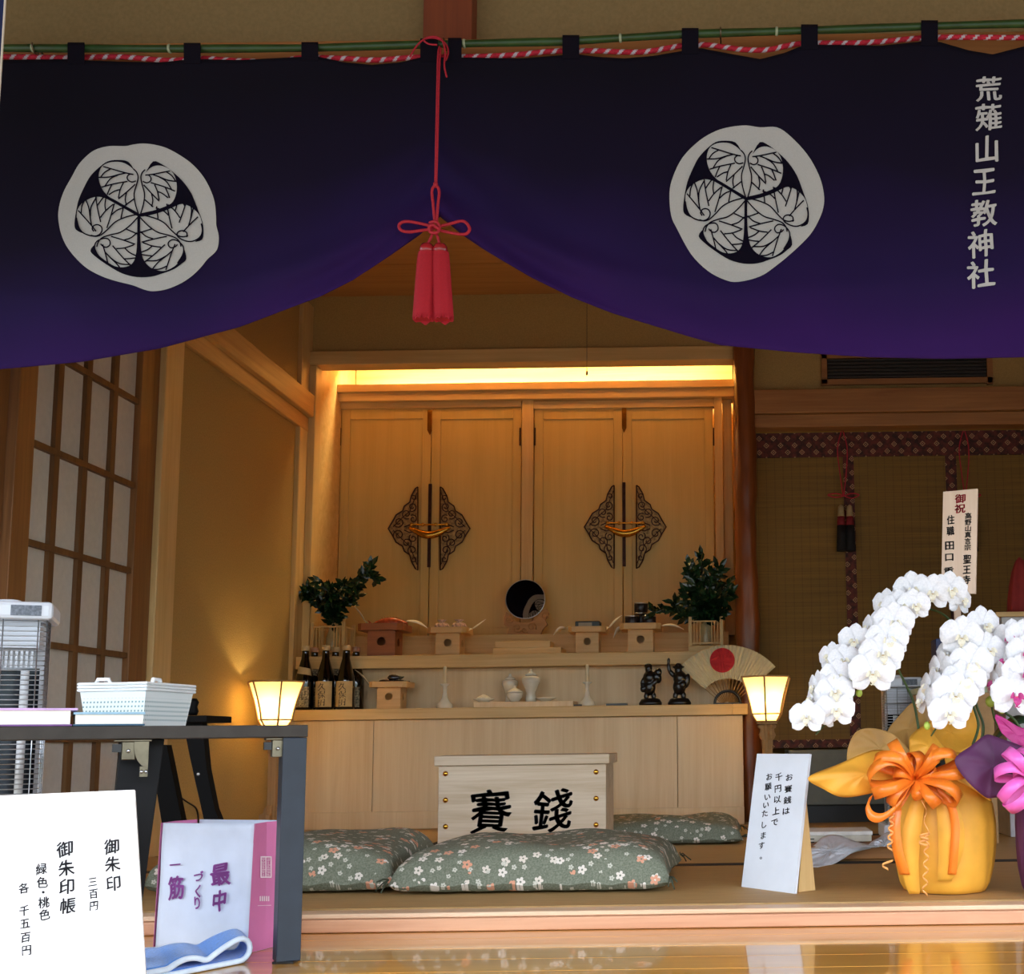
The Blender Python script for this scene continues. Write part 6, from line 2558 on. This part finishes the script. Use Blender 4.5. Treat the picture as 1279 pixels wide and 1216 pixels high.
def patch(mb, pts, cen, bulge, mat=0, n=5, R_=8, wav=0.004):
    B = spline([U(*p) for p in pts], n, True)
    c = U(*cen)
    nb = len(B)
    V, Fc = [], []
    for j in range(R_ + 1):
        t = j / R_
        for k in range(nb):
            p = c.lerp(B[k], t)
            p.y += bulge * (1 - t * t) + wav * math.sin(k * 0.9 + t * 4) * t
            V.append(p)
    for j in range(R_):
        for k in range(nb):
            k2 = (k + 1) % nb
            Fc.append((j * nb + k, j * nb + k2, (j + 1) * nb + k2, (j + 1) * nb + k))
    mb.add(V, Fc, mat, True)


def bow(plant, cx, cy, Y, m, loops, size, seed, band=0.0135):
    r = random.Random(seed)
    c = U(cx, cy, Y)
    for (ang, L, tw) in loops:
        d = Vector((math.cos(ang), -0.35 + r.uniform(-0.25, 0.15), math.sin(ang))).normalized()
        side = d.cross(Vector((0, -1, 0.25)))
        side = side.normalized()
        wv_ = (Matrix.Rotation(tw, 3, d) @ side).normalized()
        nv_ = wv_.cross(d)
        if nv_.y > 0:
            nv_ = -nv_
        pts, ws = [], []
        for i in range(19):
            t = i / 18
            rad = L * size
            p = c + d * rad * (math.sin(PI * t) ** 0.85) + nv_ * rad * 0.36 * math.sin(2 * PI * t) * 1.0
            pts.append(p)
            ws.append(wv_ * band * (0.35 + 0.65 * math.sin(PI * t) ** 0.5))
        mb = MB()
        mb.strip(pts, ws)
        mb.build('bow_loop', m, plant, solid=0.0008)


def helix(p, q, turns, rad, n=60):
    out = []
    p, q = Vector(p), Vector(q)
    for i in range(n):
        t = i / (n - 1)
        a = 2 * PI * turns * t
        out.append(p.lerp(q, t) + Vector((rad * math.cos(a), rad * math.sin(a) * 0.6, 0)))
    return out


YO1 = 2.88
oc = U(1181, 1112, YO1)
op = thing('potted_orchid', 'white orchid in orange-yellow wrapping with an orange ribbon bow', 'orchid', (oc.x, YO1, 0.0), 'gift orchids')
yel = plain('orange_yellow_wrapping', '#f2ae3a', 0.55, var=0.06, scale=14, bump=0.15)
tan_p = plain('tan_wrapping_paper', '#bf9350', 0.6, var=0.08, scale=12, bump=0.15)
org = plain('orange_satin_ribbon', '#fa8428', 0.28, var=0.05, scale=10)
mb = MB()


def wr(a, z):
    f_ = abs(((a * 2.2 + 0.7 * math.sin(2 * a) + z * 1.5) % 1.0) - 0.5)
    return 1 + 0.05 * (0.25 - f_) + 0.02 * math.sin(3 * a + z * 9) + 0.01 * math.sin(7 * a + z * 25)


zz = [0.002, 0.02, 0.06, 0.11, 0.16, 0.20, 0.235, 0.26]
rr = [0.094, 0.104, 0.113, 0.118, 0.119, 0.114, 0.095, 0.10]
prof = [(interp(list(zip(zz, rr)), 0.002 + 0.258 * i / 30), 0.002 + 0.258 * i / 30) for i in range(31)]
mb.lathe(prof, (oc.x, YO1, 0), 90, wob=wr)
mb.build('wrapping', yel, op)
mb = MB()
mb.strip(spline([U(1150, 990, YO1 - 0.135), U(1140, 1030, YO1 - 0.135), U(1136, 1075, YO1 - 0.13), U(1142, 1116, YO1 - 0.116)], 6), [Vector((0.012 + 0.01 * math.sin(PI * i / 18), 0.0, 0)) for i in range(19)])
mb.build('paper_pleat', yel, op, solid=0.0008)
mb = MB()
mb.strip(spline([U(1176, 985, YO1 - 0.145), U(1186, 1020, YO1 - 0.145), U(1188, 1060, YO1 - 0.14), U(1180, 1100, YO1 - 0.128)], 6), [Vector((0.015 + 0.015 * math.sin(PI * i / 18), 0.0, 0)) for i in range(19)])
mb.build('paper_pleat', yel, op, solid=0.0008)
for nm, m_, pts, cen, bl_ in (
        ('wrapping_flap', yel, [(1009, 971, 2.70), (1045, 955, 2.74), (1085, 938, 2.80), (1105, 937, 2.82), (1132, 947, 2.80), (1140, 965, 2.78), (1118, 982, 2.77), (1075, 993, 2.74), (1050, 995, 2.72), (1030, 986, 2.71)], (1080, 966, 2.76), -0.03),
        ('tan_flap', tan_p, [(1062, 955, 2.90), (1059, 935, 2.92), (1068, 915, 2.93), (1085, 909, 2.93), (1108, 913, 2.92), (1126, 925, 2.90), (1142, 948, 2.86), (1130, 956, 2.86), (1100, 950, 2.88)], (1100, 935, 2.90), 0.02),
        ('tan_flap', tan_p, [(1108, 916, 2.93), (1122, 895, 2.95), (1140, 877, 2.97), (1152, 885, 2.97), (1158, 905, 2.95), (1140, 940, 2.90), (1128, 930, 2.90)], (1136, 910, 2.93), 0.02),
        ('wrapping_flap', yel, [(1141, 952, 2.83), (1136, 930, 2.85), (1138, 918, 2.87), (1158, 905, 2.90), (1170, 920, 2.88), (1182, 940, 2.85), (1168, 955, 2.82)], (1158, 932, 2.85), -0.02),
        ('wrapping_flap', yel, [(1158, 905, 2.93), (1170, 895, 2.95), (1188, 886, 2.96), (1214, 884, 2.96), (1225, 917, 2.93), (1205, 938, 2.89), (1182, 943, 2.87), (1168, 925, 2.90)], (1190, 914, 2.92), 0.02),
        ('wrapping_flap', yel, [(1180, 944, 2.82), (1205, 942, 2.84), (1226, 978, 2.82), (1238, 1000, 2.80), (1215, 985, 2.78), (1190, 970, 2.78)], (1205, 965, 2.81), -0.015)):
    mb = MB()
    patch(mb, pts, cen, bl_)
    mb.build(nm, m_, op, solid=0.0008)
# ribbon bow, tails and curls
LO = [(2.6, 1.25, 0.2), (2.15, 1.15, -0.3), (2.95, 1.3, 0.5), (3.45, 1.2, -0.2), (1.55, 0.7, 0.4), (0.95, 1.05, 0.2), (0.6, 1.25, -0.4), (0.15, 1.3, 0.3), (-0.45, 1.25, -0.1), (-0.95, 0.9, 0.3), (1.9, 0.55, -0.6), (-1.4, 0.55, 0.5), (3.9, 0.95, 0.3), (2.8, 0.6, 0.0), (0.4, 0.6, 0.8)]
bow(op, 1143, 972, 2.725, org, LO, 0.088, 3)
mb = MB()
pts = spline([U(1142, 974, 2.73), (U(1125, 1002, 2.70)), (U(1103, 1020, 2.69)), (U(1088, 1018, 2.69)), (U(1083, 1004, 2.70)), (U(1088, 998, 2.71))], 6)
mb.strip(pts, [Vector((0.004, 0.0, 0.010)) for _ in pts])
mb.build('ribbon_tail', org, op, solid=0.0008)
for pl, w_ in (([(1163, 980, 2.735), (1185, 1000, 2.72), (1193, 1030, 2.725), (1192, 1060, 2.73), (1189, 1092, 2.745)], 0.009), ([(1120, 1010, 2.735), (1118, 1035, 2.73), (1122, 1065, 2.735), (1130, 1092, 2.75)], 0.011)):
    pts = spline([U(*p) for p in pl], 6)
    mb = MB()
    mb.strip(pts, [Vector((w_, -0.004, 0.0)) for _ in pts])
    mb.build('ribbon_tail', org, op, solid=0.0008)
curl_m = plain('pale_curling_ribbon', '#eea65a', 0.3, var=0.05)
for a, b, tn, rd_c in (((1152, 985, 2.715), (1158, 1040, 2.71), 2, 0.004), ((1158, 1040, 2.71), (1155, 1118, 2.73), 5, 0.006), ((1114, 1018, 2.73), (1111, 1062, 2.72), 4, 0.006), ((1110, 1074, 2.72), (1104, 1086, 2.715), 1, 0.009), ((1155, 1040, 2.71), (1153, 1056, 2.70), 2, 0.010)):
    pts = helix(U(*a), U(*b), tn, rd_c)
    mb = MB()
    mb.strip(pts, Vector((0, 0, 0.0026)))
    mb.build('curled_ribbon', curl_m, op, solid=0.0006)
# pot with moss inside
mb = MB()
mb.lathe([(0.085, 0.245), (0.088, 0.30), (0.084, 0.302), (0.0, 0.31)], (oc.x + 0.03, YO1 + 0.02, 0), 28)
mb.build('pot_rim', plain('dark_pot', '#20241e', 0.6), op)
STEMS = [[(1215, 930, 2.90), (1222, 905, 2.90), (1214, 875, 2.90), (1206, 830, 2.90), (1197, 795, 2.89), (1186, 774, 2.88), (1170, 763, 2.87), (1150, 760, 2.85), (1130, 770, 2.82), (1112, 795, 2.79), (1098, 825, 2.77), (1080, 855, 2.76), (1055, 880, 2.75), (1035, 900, 2.74), (1019, 917, 2.73)],
         [(1150, 930, 2.92), (1141, 877, 2.92), (1121, 833, 2.91), (1112, 800, 2.88), (1116, 785, 2.85)],
         [(1225, 930, 2.86), (1228, 905, 2.86), (1218, 870, 2.86), (1226, 820, 2.86), (1222, 795, 2.84), (1205, 800, 2.80), (1196, 830, 2.77), (1190, 860, 2.75), (1180, 890, 2.74), (1163, 919, 2.73)]]
for pl in STEMS:
    mb = MB()
    P = spline([U(*p) for p in pl], 7)
    mb.tube(P, [lerp(0.0036, 0.0018, i / len(P)) for i in range(len(P))], 7)
    mb.build('flower_stem', grn, op)
for x, y, Y, s_ in ((1073, 865, 2.72, 1.0), (1063, 852, 2.72, 1.2), (1158, 906, 2.70, 1.0), (1068, 843, 2.73, 0.9)):
    mb = MB()
    mb.ell(U(x, y, Y), (0.0075 * s_, 0.007 * s_, 0.0095 * s_), n=12, m=8)
    mb.build('bud', grn_l, op)
for pl, w_ in (([(1238, 925, 2.86), (1255, 908, 2.83), (1275, 898, 2.80), (1300, 905, 2.78)], 0.02), ([(1170, 930, 2.97), (1150, 905, 3.0), (1120, 905, 3.04), (1100, 925, 3.06)], 0.02)):
    P = spline([U(*p) for p in pl], 6)
    mb = MB()
    mb.strip(P, [Vector((0.004, 0.5, 0.3)).normalized() * w_ * math.sin(PI * (0.12 + 0.85 * i / len(P))) for i in range(len(P))])
    mb.build('leaf', leafg, op, solid=0.002)
Z4 = lambda x, y: (980 + x / 4.278, 690 + y / 4.278)
r = random.Random(21)
FA = [(118, 878, 2.68, 0.25, 0.85), (272, 838, 2.69, -0.1, 0.95), (215, 860, 2.72, -0.9, 0.8), (170, 715, 2.74, 1.1, 0.8), (150, 780, 2.73, 1.2, 0.75), (245, 552, 2.77, 0.7, 0.75), (320, 572, 2.74, 0.2, 0.8), (285, 658, 2.72, 0.1, 0.85), (270, 745, 2.70, 0.1, 0.95),
      (375, 468, 2.76, 0.4, 0.85), (468, 640, 2.68, 0.0, 1.12), (520, 542, 2.69, -0.05, 1.08), (552, 462, 2.71, -0.05, 1.05), (588, 370, 2.73, 0.0, 1.0), (420, 560, 2.75, 1.0, 0.8), (460, 400, 2.78, 1.1, 0.85), (538, 272, 2.80, 0.7, 0.8), (600, 235, 2.82, 1.2, 0.7),
      (622, 290, 2.76, 0.1, 0.95), (695, 280, 2.76, -0.2, 0.85), (685, 195, 2.80, 0.2, 0.95), (790, 212, 2.79, 0.1, 0.95), (885, 195, 2.80, -0.3, 0.95), (940, 250, 2.82, -0.9, 0.85), (440, 490, 2.78, 1.2, 0.8)]
for (x, y, Y, yaw, s_) in FA:
    px, py = Z4(x, y)
    blossom(op, BW, px, py, Y, -yaw if yaw > 0.6 else -yaw * 0.7, r.uniform(-0.15, 0.05), r.uniform(-0.18, 0.18), s_)
FB = [(1065, 388, 2.80, -0.4, 1.0), (945, 448, 2.75, 0.1, 1.05), (1090, 520, 2.76, -0.2, 0.95), (878, 542, 2.77, 0.8, 0.8), (1000, 598, 2.73, 0.0, 1.1), (962, 685, 2.71, 0.0, 1.1), (912, 758, 2.69, 0.0, 1.12), (880, 858, 2.67, 0.0, 0.98),
      (825, 622, 2.76, 1.1, 0.9), (775, 712, 2.75, 1.15, 0.9), (745, 790, 2.74, 1.2, 0.85), (985, 520, 2.78, 0.5, 0.8)]
for (x, y, Y, yaw, s_) in FB:
    px, py = Z4(x, y)
    blossom(op, BW, px, py, Y, -yaw, r.uniform(-0.15, 0.05), r.uniform(-0.15, 0.15), s_)

# second orchid at the right edge
YO2 = 2.78
oc2 = U(1312, 1112, YO2)
op2 = thing('potted_orchid', 'pink-lipped white orchid in dark purple wrapping at the right edge', 'orchid', (oc2.x, YO2, 0.0), 'gift orchids')
pur = plain('dark_purple_wrapping', '#54244e', 0.6, var=0.08, scale=14, bump=0.15)
mag = plain('magenta_wrapping', '#b03078', 0.6, var=0.08, scale=14)
pnk = plain('pink_satin_ribbon', '#f06cc4', 0.28, var=0.05, scale=10)
mb = MB()
mb.lathe([(r_ * 0.78, z) for r_, z in prof], (oc2.x + 0.02, YO2, 0), 80, wob=wr)
mb.build('wrapping', pur, op2)
for nm, m_, pts, cen, bl_ in (
        ('wrapping_flap', pur, [(1192, 949, 2.64), (1212, 932, 2.66), (1231, 917.5, 2.69), (1247, 921, 2.70), (1285, 936, 2.70), (1300, 960, 2.70), (1265, 990, 2.70), (1240, 996, 2.67), (1229, 994, 2.66), (1209, 976, 2.64)], (1240, 957, 2.675), -0.012),
        ('magenta_flap', mag, [(1243, 893, 2.72), (1250, 894, 2.72), (1270, 906, 2.73), (1300, 918, 2.74), (1300, 940, 2.72), (1279, 936, 2.72), (1256, 920, 2.71), (1246, 905, 2.71)], (1270, 918, 2.72), 0.0)):
    mb = MB()
    patch(mb, pts, cen, bl_)
    mb.build(nm, m_, op2, solid=0.0008)
bow(op2, 1287, 972, 2.635, pnk, [(2.9, 1.1, 0.2), (2.3, 1.1, -0.2), (3.6, 1.15, 0.2), (1.9, 0.9, 0.3), (4.0, 1.2, -0.3), (0.6, 1.0, 0.1), (-0.4, 1.1, 0.2), (2.6, 0.6, 0.5)], 0.078, 9, 0.013)
for pl in ([(1295, 940, 2.79), (1268, 900, 2.79), (1255, 886, 2.79), (1262, 850, 2.79), (1275, 820, 2.78), (1300, 800, 2.78)], [(1300, 935, 2.80), (1250, 910, 2.80), (1238, 880, 2.78)]):
    mb = MB()
    P = spline([U(*p) for p in pl], 7)
    mb.tube(P, [lerp(0.0034, 0.002, i / len(P)) for i in range(len(P))], 7)
    mb.build('flower_stem', grn, op2)
for x, y, s_ in ((1237, 876, 1.3), (1251, 886, 1.0)):
    mb = MB()
    mb.ell(U(x, y, 2.76), (0.009 * s_, 0.008 * s_, 0.010 * s_), n=12, m=8)
    mb.build('bud', grn_l, op2)
for (px, py, Y, yaw, s_, me) in ((1268, 868, 2.70, -0.05, 1.15, BP), (1279, 842, 2.72, -0.3, 1.1, BP), (1246, 852, 2.74, 1.15, 1.05, BP), (1258, 825, 2.76, 0.9, 0.9, BP), (1264, 796, 2.78, 0.5, 0.95, BP), (1283, 815, 2.74, 0.0, 1.0, BP), (1278, 795, 2.77, -0.2, 0.9, BP)):
    blossom(op2, me, px, py, Y, -yaw, r.uniform(-0.12, 0.02), r.uniform(-0.12, 0.12), s_)

# ---- wooden gift plaque on a stick
YPQ = 2.96
pq = thing('gift_plaque', 'wooden congratulation plaque on a stick with red and black characters, above the orchids', 'plaque', tuple(U(1196, 930, YPQ)))
pqm = wood('plaque_wood', '#cdb096', '#dcc4ac', 'z', 0.55, 0.8)
cor = [(1175.5, 741), (1218.5, 741), (1221, 610), (1178, 614)]
mb = MB()
mb.prism([U(x, y, YPQ) for x, y in cor], (0.004, 0.011, 0))
mb.build('board', pqm, pq, bevel=0.001)
mb = MB()
a, b = U(1196, 741, YPQ + 0.004), U(1196, 930, YPQ + 0.0)
mb.box((a.x - 0.008, YPQ + 0.011, b.z), (a.x + 0.008, YPQ + 0.018, a.z + 0.02))
mb.build('stick', pqm, pq)
qf = lambda u, v: Vector((U(u, v, YPQ).x, YPQ - 0.001, U(u, v, YPQ).z))
mb = MB()
letters(mb, [('御', 1199.5, 622.5, 14, 12), ('祝', 1199, 635, 14, 12)], qf, 0.0, 0.1, 0, 0.01, 0.03)
tag(mb.build('red_lettering', plain('red_ink', '#c02038', 0.7), pq), 'red celebratory characters')
mb = MB()
letters(mb, column('高野山真言宗', 1209.3, 644, 7.9, 8.6, 8, -0.15), qf, 0.0, 0.08, 0, 0.015, 0.03)
mb.build('black_lettering', M['ink'], pq)
mb = MB()
letters(mb, [(c, x, y, 10.5, 12) for c, x, y in zip('聖王寺', (1208, 1207.5, 1207), (698, 711, 724))], qf, 0.0, 0.08, 0, 0.015, 0.03)
mb.build('black_lettering', M['ink'], pq)
mb = MB()
letters(mb, [('住', 1187.3, 649, 10, 12), ('職', 1187, 663, 10, 12), ('田', 1186, 681, 13, 12), ('口', 1185.5, 695.5, 13, 11), ('重', 1185, 714, 13, 13), ('幸', 1184, 729, 12, 12)], qf, 0.0, 0.08, 0, 0.015, 0.03)
mb.build('black_lettering', M['ink'], pq)
